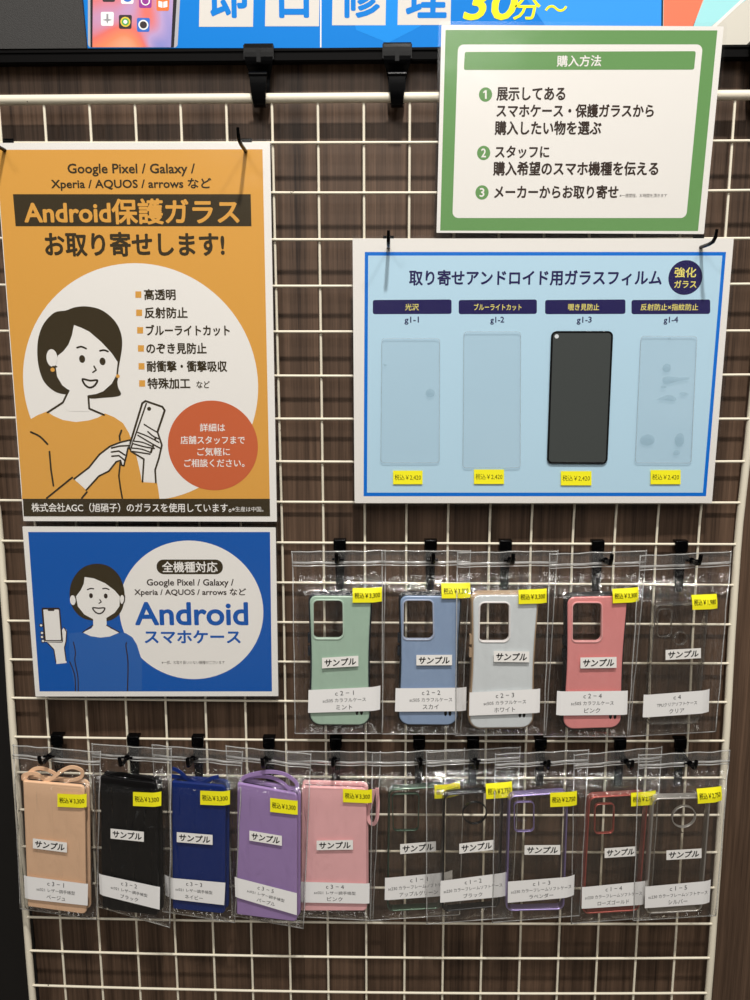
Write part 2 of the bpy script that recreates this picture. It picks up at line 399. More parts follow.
# phone picture printed on the sign
a = Art(P)
a.rrect([(88, -70), (184, -70), (177.5, 47.6), (88, 47.6)], .004, mat('silver_print', (176, 176, 182), .4), 2)
a.poly([(90.3, -70), (181, -70), (174, 47.5), (90.5, 47.5)], mat('dark_bezel_print', (40, 38, 44), .4), 3)
scr, nt, bs = node_mat('phone_wallpaper_print'); N = nt.nodes.new; L = nt.links.new
tc = N('ShaderNodeTexCoord'); mp = N('ShaderNodeMapping'); mp.inputs['Scale'].default_value = (9, 9, 9); n = N('ShaderNodeTexNoise'); n.inputs['Scale'].default_value = 1; n.inputs['Detail'].default_value = 1; n.inputs['Distortion'].default_value = 1.2
L(tc.outputs['Object'], mp.inputs[0]); L(mp.outputs[0], n.inputs['Vector']); r = N('ShaderNodeValToRGB'); el = r.color_ramp.elements
el[0].position = .32; el[0].color = lin((120, 128, 200)); el[1].position = .72; el[1].color = lin((250, 196, 160))
for ps, cc in ((.42, (178, 150, 200)), (.52, (224, 104, 92)), (.6, (236, 130, 84))):
    q = el.new(ps); q.color = lin(cc)
L(n.outputs['Fac'], r.inputs[0]); L(r.outputs[0], bs.inputs['Base Color']); bs.inputs['Roughness'].default_value = .45
a.poly([(93.5, -70), (176.5, -70), (171, 47.3), (92.5, 47.3)], scr, 4)
ICO = {'grey': (150, 150, 156), 'wht': (240, 240, 240), 'pur': (150, 60, 150), 'orn': (232, 120, 60), 'dk': (60, 52, 56), 'bl': (60, 110, 200), 'gr': (90, 170, 90), 'yl': (230, 200, 70)}
IC = {k: mat('icon_'+{'grey': 'grey', 'wht': 'white', 'pur': 'purple', 'orn': 'orange', 'dk': 'dark', 'bl': 'blue', 'gr': 'green', 'yl': 'yellow'}[k]+'_print', v, .45) for k, v in ICO.items()}
def icon(cx, cy, base, inner):
    a.rrect([(cx-6.6, cy-7), (cx+6.6, cy-7), (cx+6, cy+7), (cx-6.4, cy+7)], .0018, IC[base], 5)
    for kind, k, rr in inner:
        if kind == 'd': a.disc((cx, cy), rr, IC[k], 6+inner.index((kind, k, rr)))
        elif kind == 'n': a.poly([(cx-1, cy-5), (cx+1, cy-5), (cx+1, cy), (cx+5, cy+1), (cx+1, cy+2), (cx, cy+5), (cx-1, cy+2), (cx-5, cy+1), (cx-1, cy)], IC[k], 6)
        else:
            a.poly([(cx-4.5, cy-3), (cx-.4, cy-2), (cx-.4, cy+4), (cx-4.5, cy+3)], IC[k], 6); a.poly([(cx+.4, cy-2), (cx+4.5, cy-3), (cx+4.5, cy+3), (cx+.4, cy+4)], IC[k], 6)
icon(107.5, 19, 'wht', [('n', 'grey', 1)]); icon(125.5, 22, 'dk', [('d', 'yl', 5), ('d', 'gr', 3.6), ('d', 'wht', 2)]); icon(143.5, 25, 'bl', [('d', 'wht', 5), ('d', 'dk', 3.6)])
icon(109, -5, 'dk', [('d', 'grey', 3)]); icon(127.5, -3, 'wht', [('d', 'bl', 5)]); icon(145.5, 1, 'pur', [('d', 'wht', 4.6), ('d', 'pur', 3.4)]); icon(163, 4, 'orn', [('b', 'wht', 1)])
a.build('phone_picture', s)

P3 = Pose(.75, SY, .2)
s = thing('poster_board', 'printed board with orange and pale cyan shapes above the right end of the green notice', 'poster', P3)
sheet(P3, [(664, -90), (860, -90), (860, 46.5), (663, 47)], 'panel', s, mat('beige_board', (206, 202, 190), .5), .004)
a = Art(P3)
a.poly([(664, -60), (720, -60), (703, 0), (686, 46.8), (663.5, 46.8)], mat('coral_print', (240, 122, 92), .5), 1)
a.poly([(726, -60), (790, -60), (746, 0), (714, 24), (690, 47), (684, 47), (704, 0)], mat('pale_cyan_print', (160, 222, 226), .5), 1)
a.poly([(762, -20), (764, -18), (720, 23), (697, 47), (690, 47)], WHITE, 2)
a.build('panel_print', s)

# ------------------------------------------------------------------ laminated posters
def poster(name, label, pose, corners_px, group='laminated notices on the wire panel', lam=.0028):
    t = thing(name, label, 'poster', pose, group)
    lp = [pose.u(*c) for c in corners_px]
    c = [rloop(lp, .0008, 2)]
    b = MB(); b.plate(c[0], [], -.0003, .0003, 0, WHITE); b.build('paper_sheet', t)
    out = rloop([p+Vector((sx*lam, sz*lam)) for p, (sx, sz) in zip(lp, ((-1, 1), (1, 1), (1, -1), (-1, -1)))], .004, 4)
    b = MB(); b.plate(out, [], -.0017, -.0015, 0, LAM); b.build('laminate_film', t, 'clear glossy laminate')
    return t
# orange poster
PO = Pose(.0986, -.0121, -.2093, .0175, -.003, .0013)
t = poster('notice_poster', 'tall orange notice with a drawn woman holding a phone, left of the light blue sheet', PO, [(-5, 143), (270, 142.3), (277, 521.6), (23.5, 521)])
a = Art(PO, .0003)
a.poly([(-4, 149.8), (262.5, 149.3), (269.8, 500), (22.6, 500)], ORG, 1)
c, r = circ3(PO.u(134, 263.2), PO.u(23.2, 377), PO.u(257.6, 376))
lp = [q for q in circ(c, r, 96)]; zmin = PO.u(150, 499)[1]
lp = [Vector((q.x, max(q.y, zmin))) for q in lp]
a.poly(lp, WHITE, 2, raw=True)
a.poly([(23, 498.7), (269.8, 498.7), (270.1, 516.2), (23.9, 516.2)], DKB, 5)
a.build('background_print', t)
a = Art(PO, .0003); a.poly([(13, 194.2), (250.7, 194.2), (251.5, 226.3), (15.7, 226.3)], DKB, 2)
a.text('Android保護ガラス', (24.6, 211.7), (238.8, 211.5), 24.6, ORG, 4, .03); a.build('title_banner', t)
a = Art(PO, .0003)
a.text('Google Pixel / Galaxy /', (67.9, 170), (194.8, 170), 12.3, DKB, 3, .024); a.build('subtitle_lettering', t); a = Art(PO, .0003); a.text('Xperia / AQUOS / arrows など', (51.5, 184.6), (211.2, 184.2), 12, DKB, 3, .024); a.build('subtitle_lettering', t); a = Art(PO, .0003)
a.text('お取り寄せします!', (45.5, 244.2), (223.9, 244.2), 23.5, DKB, 3, .03); a.build('subtitle_lettering', t)
a = Art(PO, .0003)
for s_, sx, x0, x1, y in (('高透明', 138.4, 144.4, 175.4, 294.6), ('反射防止', 139.2, 144.8, 187.3, 312.8), ('ブルーライトカット', 140.2, 146.3, 229.5, 330.3), ('のぞき見防止', 141, 146.6, 206.3, 348.4), ('耐衝撃・衝撃吸収', 141.6, 147, 226.9, 366.3), ('特殊加工', 142.2, 147.8, 190, 383.4)):
    a.text(s_, (x0, y), (x1, y), 10.6, DKB, 4, .03); a.poly([(sx-3, y-3.2), (sx+3, y-3.2), (sx+3, y+3.2), (sx-3, y+3.2)], ORG, 4)
a.text('など', (196.6, 384.6), (209.7, 384.6), 7, DKB, 4, .02); a.build('feature_list', t)
a = Art(PO, .0003); c, r = circ3(PO.u(213, 400.5), PO.u(168, 446), PO.u(258, 446)); a.poly(circ(c, r, 64), REDC, 3, raw=True)
for s_, x0, x1, y in (('詳細は', 200, 225, 427.5), ('店舗スタッフまで', 180.6, 244.8, 440), ('ご気軽に', 197.4, 229.9, 451.7), ('ご相談ください。', 184.3, 244.4, 463)):
    a.text(s_, (x0, y), (x1, y), 8, WHITE, 4, .016)
a.build('advice_circle', t)
a = Art(PO, .0003); a.text('株式会社AGC（旭硝子）のガラスを使用しています。', (31.7, 507.4), (231.3, 507.8), 9, WHITE, 6, .014)
a.text('※生産は中国。', (232, 509), (263.4, 509.2), 5, WHITE, 6, .008); a.build('caption_lettering', t)
# drawn woman
f5 = lambda L_: [(20+x/5.769, 290+y/5.769) for x, y in L_]
f6 = lambda L_: [(20+x/5, 390+y/5) for x, y in L_]
a = Art(PO, .0003)
a.poly(f6([(10, 170), (45, 150), (90, 125), (135, 107), (165, 128), (215, 150), (280, 160), (345, 152), (390, 138), (425, 117), (470, 135), (515, 165), (545, 215), (562, 262), (585, 340), (603, 420), (609, 460), (686, 465), (692, 500), (698, 545), (10, 545)]), ORG, 3)
a.poly(f5([(265, 118), (320, 99), (390, 95), (470, 115), (540, 170), (580, 240), (590, 320), (575, 420), (562, 500), (566, 560), (580, 608), (480, 622), (390, 622), (330, 560), (285, 582), (265, 602), (200, 585), (140, 530), (110, 450), (100, 360), (108, 270), (140, 190), (200, 130)]), DKB, 4, 4)
a.poly(f5([(312, 202), (355, 218), (400, 240), (470, 300), (530, 365), (567, 420), (562, 480), (530, 540), (480, 585), (440, 600), (393, 607), (400, 690), (400, 700), (283, 700), (270, 690), (245, 648), (285, 580), (245, 550), (215, 500), (206, 440), (219, 379), (252, 352), (280, 315), (300, 262)]), WHITE, 5)
a.disc(f5([(185, 392)])[0], 5.5, WHITE, 5, 8.7)
a.stroke(f5([(281, 580), (249, 648), (160, 706)]), 1.5, DKB, 6); a.stroke(f5([(395, 612), (400, 684), (485, 720)]), 1.5, DKB, 6)
a.stroke(f5([(569, 415), (562, 480), (560, 520)]), 1.3, DKB, 6); a.stroke(f5([(190, 442), (212, 443)]), 1.2, DKB, 6)
a.stroke(f5([(330, 333), (355, 327), (382, 338)]), 1.4, DKB, 6, 3); a.stroke(f5([(462, 351), (486, 347), (508, 355)]), 1.4, DKB, 6, 3)
a.disc(f5([(359, 398)])[0], 3.0, DKB, 6, 3.9); a.disc(f5([(477, 412)])[0], 3.0, DKB, 6, 3.8)
a.stroke(f5([(428, 440), (440, 462), (421, 475)]), 1.2, DKB, 6)
mo = f5([(362, 514), (405, 523), (447, 521), (430, 552), (402, 563), (375, 546)]); a.poly(mo, WHITE, 6, 3); a.stroke(mo, 1.5, DKB, 7, 3, True)
a.disc(f5([(189, 460)])[0], 2.1, ORG, 7); a.disc(f5([(565, 497)])[0], 1.9, ORG, 7)
# hands, phone, sleeves
a.poly(f6([(270, 445), (345, 388), (400, 322), (450, 282), (500, 262), (548, 250), (552, 275), (535, 305), (530, 335), (520, 380), (508, 378), (500, 354), (480, 360), (445, 405), (395, 430), (332, 500)]), WHITE, 6)
a.stroke(f6([(135, 540), (262, 437)]), 1.4, DKB, 7); a.stroke(f6([(272, 444), (345, 388), (398, 322), (450, 282), (500, 262), (550, 250)]), 1.4, DKB, 7)
a.stroke(f6([(458, 290), (500, 280), (545, 278)]), 1.3, DKB, 7); a.stroke(f6([(458, 310), (495, 305), (525, 325)]), 1.3, DKB, 7); a.stroke(f6([(460, 331), (495, 328), (525, 352)]), 1.3, DKB, 7)
a.stroke(f6([(540, 290), (533, 325), (520, 378), (510, 376), (503, 352), (482, 358), (445, 405), (395, 430), (332, 500)]), 1.3, DKB, 7); a.stroke(f6([(335, 510), (310, 540)]), 1.4, DKB, 7)
a.stroke(f6([(55, 210), (100, 232), (138, 270)]), 1.5, DKB, 7, 3); a.stroke(f6([(148, 308), (156, 400), (168, 478)]), 1.4, DKB, 7)
a.stroke(f6([(508, 202), (498, 230), (500, 250)]), 1.4, DKB, 7); a.stroke(f6([(502, 362), (495, 430), (503, 490), (512, 540)]), 1.3, DKB, 7)
a.poly(f6([(612, 455), (618, 345), (555, 305), (600, 250), (640, 200), (690, 210), (710, 275), (695, 340), (676, 400), (680, 462)]), WHITE, 4)
ph = f6([(612, 66), (628, 55), (712, 84), (724, 102), (686, 215), (655, 312), (560, 305), (545, 288)]); a.poly(ph, WHITE, 5); a.stroke(ph, 1.6, DKB, 6, 0, True)
a.stroke(f6([(632, 68), (556, 288)]), 1.2, DKB, 6); a.disc(f6([(646, 94)])[0], 2, DKB, 6)
for fg in ([(622, 172), (650, 190), (688, 212), (700, 245), (668, 232), (640, 208)], [(584, 210), (640, 232), (695, 262), (700, 290), (650, 262), (590, 226)], [(565, 255), (615, 262), (668, 285), (672, 292), (620, 283), (566, 268)], [(560, 290), (610, 296), (655, 313), (650, 320), (600, 312), (556, 306)]):
    q = f6(fg); a.poly(q, WHITE, 6.5); a.stroke(q[:3], 1.1, DKB, 7.5, 3); a.stroke(q[3:], 1.1, DKB, 7.5, 3)
a.stroke(f6([(688, 210), (710, 275), (695, 340), (676, 400), (680, 462)]), 1.4, DKB, 7); a.stroke(f6([(555, 306), (620, 345), (613, 458)]), 1.3, DKB, 7)
a.build('drawn_woman', t)

# blue poster
PB = Pose(.0957, -.0108, -.5315, .0231, -.006, .0034)
t = poster('notice_poster', 'smaller royal blue landscape notice with a smiling drawn woman, under the orange notice', PB, [(22.5, 526.4), (275.7, 527.4), (278.4, 696), (35.6, 696.4)])
f5 = lambda L_: [(x/2.586, 510+y/2.586) for x, y in L_]
a = Art(PB, .0003); a.poly([(28.2, 532), (270, 532), (272, 691.4), (39.6, 691.4)], BLU, 1)
c, r = circ3(PB.u(193.3, 540.6), PB.u(263.3, 608.8), PB.u(193.3, 679)); a.poly(circ(c, r, 80), WHITE, 2, raw=True); a.build('background_print', t)
a = Art(PB, .0003)
a.rrect([(156.6, 559.5), (222.9, 559.5), (222.9, 574.2), (156.6, 574.2)], .0085, DKB, 3); a.text('全機種対応', (162.4, 566.9), (217.4, 566.9), 10.5, WHITE, 4, .02)
a.text('Google Pixel / Galaxy /', (147, 583.3), (233.6, 583.3), 8.2, TXB, 3, .022); a.text('Xperia / AQUOS / arrows など', (134.6, 592.5), (246, 592.5), 8, TXB, 3, .022)
a.build('circle_lettering', t); a = Art(PB, .0003); a.text('Android', (135.4, 613.7), (247.5, 613.7), 22, BLU, 3, .035, 6); a.text('スマホケース', (145, 636.8), (240.2, 636.8), 12.5, BLU, 3, .035)
a.text('※一部、お取り扱いのない機種がございます', (161.6, 662.4), (224.7, 662.4), 3.6, TXB, 3, .006, 1); a.build('circle_lettering', t)
f = lambda L_: [(30+x/6.25, 550+y/6.25) for x, y in L_]
a = Art(PB, .0003)
a.poly(f([(240, 520), (330, 513), (440, 548), (560, 512), (600, 520), (640, 545), (668, 590), (690, 660), (700, 690), (700, 880), (285, 880), (250, 700)]), SWB, 3)
a.poly(f([(250, 240), (275, 170), (330, 110), (410, 85), (490, 100), (550, 150), (583, 220), (592, 290), (580, 360), (550, 410), (500, 440), (450, 442), (400, 442), (330, 425), (280, 380), (252, 320)]), DKB, 4, 4)
a.poly(f([(342, 168), (400, 177), (470, 207), (530, 252), (562, 290), (560, 350), (530, 392), (478, 424), (480, 470), (505, 490), (560, 515), (500, 540), (440, 547), (380, 538), (330, 515), (385, 488), (396, 470), (395, 432), (340, 402), (300, 352), (288, 290), (318, 250), (337, 210)]), WHITE, 5)
a.disc(f([(268, 313)])[0], 2.8, WHITE, 5, 4.9); a.disc(f([(577, 310)])[0], 2.2, WHITE, 5, 4.6); a.stroke(f([(592, 285), (590, 320), (578, 340)]), .9, TXB, 6, 3)
a.disc(f([(382, 285)])[0], 1.9, TXB, 6, 2.5); a.disc(f([(474, 287)])[0], 1.9, TXB, 6, 2.5)
a.stroke(f([(360, 247), (380, 240), (398, 242)]), 1, TXB, 6, 3); a.stroke(f([(456, 241), (474, 239), (494, 246)]), 1, TXB, 6, 3); a.stroke(f([(437, 310), (446, 324), (432, 333)]), .9, TXB, 6)
mo = f([(393, 361), (430, 363), (468, 362), (455, 388), (432, 397), (408, 386)]); a.poly(mo, WHITE, 6, 3); a.stroke(mo, 1.1, TXB, 7, 3, True)
a.stroke(f([(393, 470), (330, 514)]), .9, TXB, 6); a.stroke(f([(480, 470), (560, 514)]), .9, TXB, 6)
a.stroke(f([(272, 575), (285, 640), (281, 690), (300, 790), (302, 880)]), .8, TXB, 6, 3); a.stroke(f([(249, 698), (280, 780), (285, 880)]), .8, TXB, 6, 3); a.stroke(f([(605, 578), (600, 600), (613, 700), (610, 878)]), .9, TXB, 6, 3)
a.poly(f([(100, 565), (205, 560), (200, 500), (213, 483), (230, 500), (228, 560), (215, 610), (230, 705), (166, 712), (150, 622), (113, 582)]), WHITE, 5); a.stroke(f([(113, 582), (150, 622), (163, 700)]), .8, TXB, 6); a.stroke(f([(213, 483), (230, 510), (226, 570), (216, 610), (226, 690)]), .8, TXB, 6)
for x, y in ((70, 470), (76, 518), (76, 543), (82, 568)): a.disc(f([(x, y)])[0], 1.9, TXB, 5, 1.9); a.disc(f([(x, y)])[0], 1.2, WHITE, 6, 1.1)
a.rrect(f([(72, 360), (188, 360), (208, 578), (90, 576)]), .0022, TXB, 7); a.rrect(f([(84, 371), (181, 371), (196, 562), (100, 562)]), .001, WHITE, 8); a.poly(f([(110, 366), (156, 366), (152, 380), (114, 380)]), TXB, 9)
a.stroke(f([(94, 570), (200, 570)]), .5, WHITE, 8)
a.build('drawn_woman', t)

# light blue glass film sheet
PF = Pose(.5475, -.0125, -.2493, .0207, .0224, -.0003)
t = poster('sample_board', 'pale blue landscape sheet with four glass film samples, right of the orange notice', PF, [(352.6, 238.6), (733.7, 238.3), (711.8, 503), (354.6, 503)])
g = lambda x, y: (340+x/1.829, 230+y/1.829)
a = Art(PF, .0003)
a.poly([(364.8, 252), (726, 252), (706, 496.2), (363.6, 496.2)], RIMB, 1); a.poly([(368.2, 255.6), (722.3, 255.6), (702.8, 492.6), (367, 492.6)], SKYB, 2); a.build('background_print', t)
a = Art(PF, .0003); a.text('取り寄せアンドロイド用ガラスフィルム', (409.4, 277.8), (661.5, 277.6), 15, NAVY, 3, .028)
a.disc((685.3, 277.6), 17, NAVY, 3, 17.3); a.text('強化', (674.6, 272.4), (696, 272.4), 9.8, PYEL, 4, .018); a.text('ガラス', (674.3, 284.2), (696.3, 284.2), 7.2, PYEL, 4, .018); a.build('heading', t)
a = Art(PF, .0003)
for (x0, x1, s_, tx0, tx1, gx0, gx1, gs) in ((60, 204, '光沢', 119, 144, 118, 144, 'g1-1'), (217, 360, 'ブルーライトカット', 245, 332, 275, 300, 'g1-2'), (375, 522, '覗き見防止', 417, 474, 433, 460, 'g1-3'), (533, 677, '反射防止×指紋防止', 550, 655, 592, 618, 'g1-4')):
    a.rrect([g(x0, 128), g(x1, 127), g(x1, 153.5), g(x0, 154)], .0025, NAVY, 3); a.text(s_, g(tx0, 141), g(tx1, 141), 6.6, PYEL, 4, .012); a.text(gs, g(gx0, 166), g(gx1, 165.5), 7.6, NAVY, 3, .02, 2)
a.build('column_headings', t)
h = lambda x, y: (340+x/1.829, 370+y/1.829)
for (x0, x1, y0, y1) in ((97, 151, 184, 209), (245, 300, 182, 208.5), (404, 460, 185, 211), (568, 623, 183, 209)):
    a = Art(PF, .0019); a.poly([h(x0, y0), h(x1, y0), h(x1, y1), h(x0, y1)], YEL, 1); a.text('税込￥2,420', h(x0+3, (y0+y1)/2), h(x1-3, (y0+y1)/2), 6, TXK, 2, .008, 2); a.build('price_sticker', t)
# the samples stuck on it
GF = film('sample_glass', tint=(.98, .985, .99), haze=.03, gloss=1.0, rough=.06, bscale=(30, 30, 30), bstr=.05)
GE = film('sample_glass_edge', tint=(.93, .94, .95), haze=.1, gloss=1.2, rough=.1, bscale=(30, 30, 30), bstr=.05)
PRIV = mat('privacy_glass', (66, 70, 69), .25); PRIVE = mat('black_glass_rim', (10, 10, 12), .2)
BLOT = film('film_blotch', tint=(.87, .9, .91), haze=.02, gloss=.4, rough=.2)
samples = (('clear glossy glass film sample in the first column, one faint blotch', [(381.5, 338), (440, 338), (439.5, 463), (380.5, 463)], [(430.2, 393, 8.5, 7.6), (385, 365, 3, 2.5)]),
    ('clear blue-cut glass film sample in the second column, no blotches', [(463.5, 331.5), (521, 331.5), (520.5, 468), (462.5, 468)], []),
    ('dark grey privacy glass film sample with a black rim', [(551.2, 331), (613.2, 331), (607.3, 464), (546.8, 463.6)], []),
    ('clear matt glass film sample in the fourth column, with several fingerprint blotches', [(640.7, 335.8), (697.2, 336), (691.4, 463.3), (634.8, 463)], 'g4'))
for i, (lab, cs, bl) in enumerate(samples):
    cpt = [PF.u(*c_, .002) for c_ in cs]; cen = sum(cpt, Vector((0, 0)))/4
    wp = PF.o+PF.M @ Vector((cen.x, -.0022, cen.y)); ps = Pose(wp.x, wp.y, wp.z, *PF.rot)
    s = thing('glass_film_sample', lab, 'screen protector', ps, 'glass film samples stuck on the pale blue sheet')
    lp = rloop([ps.u(*c_) for c_ in cs], .006 if i == 2 else .004, 6)
    b = MB()
    if i == 2:
        b.plate(lp, [inset(lp, .0022)], -.0007, .0001, .0003, PRIVE); b.build('black_rim', s)
        b = MB(); b.plate(inset(lp, .0021), [], -.0005, .0001, 0, PRIV); b.build('glass', s)
        a = Art(ps, .0007); a.disc((556.7, 336.4), 2.1, mat('camera_hole_white', (210, 215, 218), .4), 1); a.build('camera_hole', s)
    else:
        b.plate(inset(lp, .0006), [], -.0005, .0001, 0, GF, back=False); b.build('glass', s)
        b = MB(); b.plate(lp, [inset(lp, .0007)], -.0006, .0001, 0, GE); b.build('polished_edge', s)
        a = Art(ps, .0006)
        if bl == 'g4':
            k = lambda L_: [(530+x/3.947, 310+y/3.947) for x, y in L_]
            for (x, y, rx, ry) in ((540, 228, 17, 17), (526, 305, 12, 6), (463, 513, 29, 22), (590, 513, 19, 27), (578, 563, 14, 10), (550, 112, 7, 4)): a = Art(ps, .0006); a.disc(k([(x, y)])[0], rx/3.947, BLOT, 1, ry/3.947); a.build('fingerprint_blotch', s)
            a = Art(ps, .0006); a.poly(k([(523, 270), (545, 262), (590, 266), (628, 266), (622, 276), (585, 280), (545, 292), (527, 288)]), BLOT, 1, 3); a.build('fingerprint_blotch', s)
            a = Art(ps, .0006); a.poly(k([(498, 354), (530, 340), (555, 336), (578, 350), (565, 360), (530, 355)]), BLOT, 1, 3); a.build('fingerprint_blotch', s); a = Art(ps, .0006); a.poly(k([(588, 330), (610, 324), (627, 334), (605, 339)]), BLOT, 1, 3)
            a.build('fingerprint_blotch', s)
        elif bl:
            for (x, y, rx, ry) in bl: a = Art(ps, .0006); a.disc((x, y), rx/1.83, BLOT, 1, ry/1.83); a.build('fingerprint_blotch', s)

# green notice
PG = Pose(.5788, -.0135, .0094, .0256, .0365, .0057)
t = poster('notice_poster', 'white notice with a thick green border and three numbered steps, at the top right', PG, [(441.5, 25), (723.7, 26.5), (703.8, 234), (436.5, 232.8)], lam=.0032)
g = lambda x, y: (375+x/2, y/2)
a = Art(PG, .0003); a.poly([(445.6, 30), (717.4, 30.4), (698, 231), (440.2, 230.6)], GRN, 1)
a.rrect([(458, 44.5), (702.8, 44.5), (686.2, 218), (452.4, 218)], .0062, WHITE, 2); a.rrect([(464.8, 52), (695.8, 51.2), (694, 69.7), (463.8, 70)], .002, GRN, 3)
a.text('購入方法', (557, 61.2), (601, 60.8), 11, WHITE, 4, .02); a.build('border_print', t)
a = Art(PG, .0003)
for n_, cx_, cy_ in (('1', 485.5, 94.6), ('2', 483.6, 153), ('3', 482, 192.5)):
    a.disc((cx_, cy_), 6.6, GRN, 3, 7.2); a.text(n_, (cx_-(1.4 if n_ == '1' else 2.2), cy_), (cx_+(1.4 if n_ == '1' else 2.2), cy_), 8.5, WHITE, 4, .03) if n_ != '1' else a.poly([(cx_-.4, cy_-4.3), (cx_+1.2, cy_-4.3), (cx_+1.2, cy_+4.3), (cx_-.6, cy_+4.3), (cx_-.6, cy_-2.2), (cx_-2.4, cy_-1.2), (cx_-2.4, cy_-2.7)], WHITE, 4)
for s_, x0, x1, y, hh in (('展示してある', 496.8, 565, 94, 13), ('スマホケース・保護ガラスから', 496.8, 653.5, 110.8, 13), ('購入したい物を選ぶ', 495, 601, 128, 13.5), ('スタッフに', 495.4, 549, 152, 12), ('購入希望のスマホ機種を伝える', 493.5, 658, 168.6, 13.5), ('メーカーからお取り寄せ', 494.5, 618, 192, 13)):
    a.text(s_, (x0, y), (x1, y), hh, TXB, 3, .032)
a.text('※一週間程、お時間を頂きます', (619.5, 195.6), (667, 195.6), 3.8, TXB, 3, .008, 1); a.build('step_lettering', t)

# ------------------------------------------------------------------ peg hooks
def peg(px, py, label, hy, length=.050, group='black peg hooks holding the bags', up=.013):
    """clip plate over two wires, a rod towards the viewer with an upturned tip"""
    g0 = ongrid(px, py); zc = min([rowz(j_, g0.x) for j_ in range(28)], key=lambda z: abs(z-g0.z)); x = g0.x; yo = bow(zc); length += yo; hy -= yo
    t = thing('peg_hook', label, 'hook', Pose(x, yo, zc), group)
    b = MB(); w_ = .0075
    b.plate(rloop([(-w_, .0052), (w_, .0052), (w_, -.0085), (-w_, -.0085)], .0018, 3), [], -.0078, -.0042, .0012, BLK)
    b.box(-w_, w_, -.006, .0032, .0022, .005, BLK)
    b.plate(rloop([(-w_*.8, -.008), (w_*.8, -.008), (w_*.62, -.058), (-w_*.62, -.058)], .0018, 3), [], -.0068, -.0042, .0008, BLKM)
    b.build('clip_plate', t)
    b = MB(); z = -.0105
    b.tube([(0, -.006, z), (0, -length*.55, z-.0005), (0, -length*.84, z), (0, -length*.95, z+.002), (0, -length, z+up*.6), (0, -length-.001, z+up)], [.0026, .0025, .0025, .0025, .0024, .0022], BLK, 10)
    b.build('rod', t)
    b = MB(); b.tube([(-.0068, hy-.0035, z), (.0068, hy-.0035, z)], .0014, BLK, 8); b.tube([(0, hy-.0025, z), (0, hy-.0045, z)], .0036, BLK, 12); b.build('crossbar', t)
pegs = [(340, 541, 'mint green case'), (430.5, 541, 'sky blue case'), (505, 541, 'white case'), (597, 541, 'coral pink case'), (680, 541, 'fully clear case'),
        (58.7, 737, 'beige wallet case'), (134.5, 738, 'black wallet case'), (198.6, 738, 'navy wallet case'), (269.5, 739, 'purple wallet case'), (336, 739, 'pink wallet case'),
        (419, 739, 'dark green framed clear case'), (472.7, 739, 'black framed clear case'), (540, 739, 'lavender framed clear case'), (619, 739, 'rose gold framed clear case'), (679, 739, 'silver framed clear case')]
HY = [-.022]*10+[-.022, -.0225, -.03, -.024, -.0295]
for (x, y, n_), hy_ in zip(pegs, HY): peg(x, y, 'black peg hook that the bag with the %s hangs on' % n_, hy_)
for x, y, lab in ((388.5, 240, 'black peg hook through the top left corner of the pale blue sheet'), (697, 240, 'black peg hook through the top right corner of the pale blue sheet'),
                  (247, 142, 'black peg hook through the top right corner of the orange notice'), (10, 142, 'black peg hook through the top left corner of the orange notice')):
    c0 = ongrid(x, y); zc = min([rowz(j_, c0.x) for j_ in range(28)], key=lambda z: abs(z-c0.z))
    t = thing('peg_hook', lab, 'hook', Pose(c0.x, bow(zc), zc), 'black peg hooks through the notices')
    b = MB(); z = -.0105
    b.tube([(0, .003, z), (0, -.036, z), (0, -.046, z+.001), (0, -.052, z+.005), (0, -.0545, z+.0125)], [.002, .002, .002, .0019, .0016], BLK, 10); b.build('rod', t)
    b = MB(); b.box(-.006, .006, -.0045, -.0038, -.016, .004, BLK); b.build('clip_plate', t)
    if x < 400 and x > 300:
        b = MB(); b.tube([(-.008, -.0155, z+.001), (.008, -.0155, z+.001)], .0011, BLK, 8); b.build('crossbar', t)

# ------------------------------------------------------------------ phone cases in bags
def case_pose(bp, cs, off):
    pts = [bp.u(*c, off) for c in cs]; cen = sum(pts, Vector((0, 0)))/4
    top = (pts[0]+pts[1])/2; bot = (pts[2]+pts[3])/2; roll = math.atan2((top-bot).x, (top-bot).y)
    wp = bp.o+bp.M @ Vector((cen.x, 0, cen.y)); a_, b_, c_ = bp.rot
    q = Pose(wp.x, wp.y, wp.z, a_, b_, c_); q.M = bp.M @ Matrix.Rotation(roll, 3, 'Y')
    return q
def waist(hw, hh, k=.035, r=.011, n=14):
    """case outline with a narrow middle"""
    out = []
    base = rloop([(-hw, hh), (hw, hh), (hw, -hh), (-hw, -hh)], [r*.9, r*.9, r*1.35, r*1.35], 8)
    dense = []
    for i, p in enumerate(base):
        q = base[(i+1) % len(base)]; m_ = max(1, int((q-p).length/.006))
        for j in range(m_): dense.append(p+(q-p)*j/m_)
    for p in dense:
        f_ = (1-(p.y/hh)**2)**2 if abs(p.y) < hh else 0
        out.append(Vector((p.x*(1-k*f_*1.6), p.y)))
    return out
def local_rect(cp, px, off): return [cp.u(x, y, off) for x, y in px]

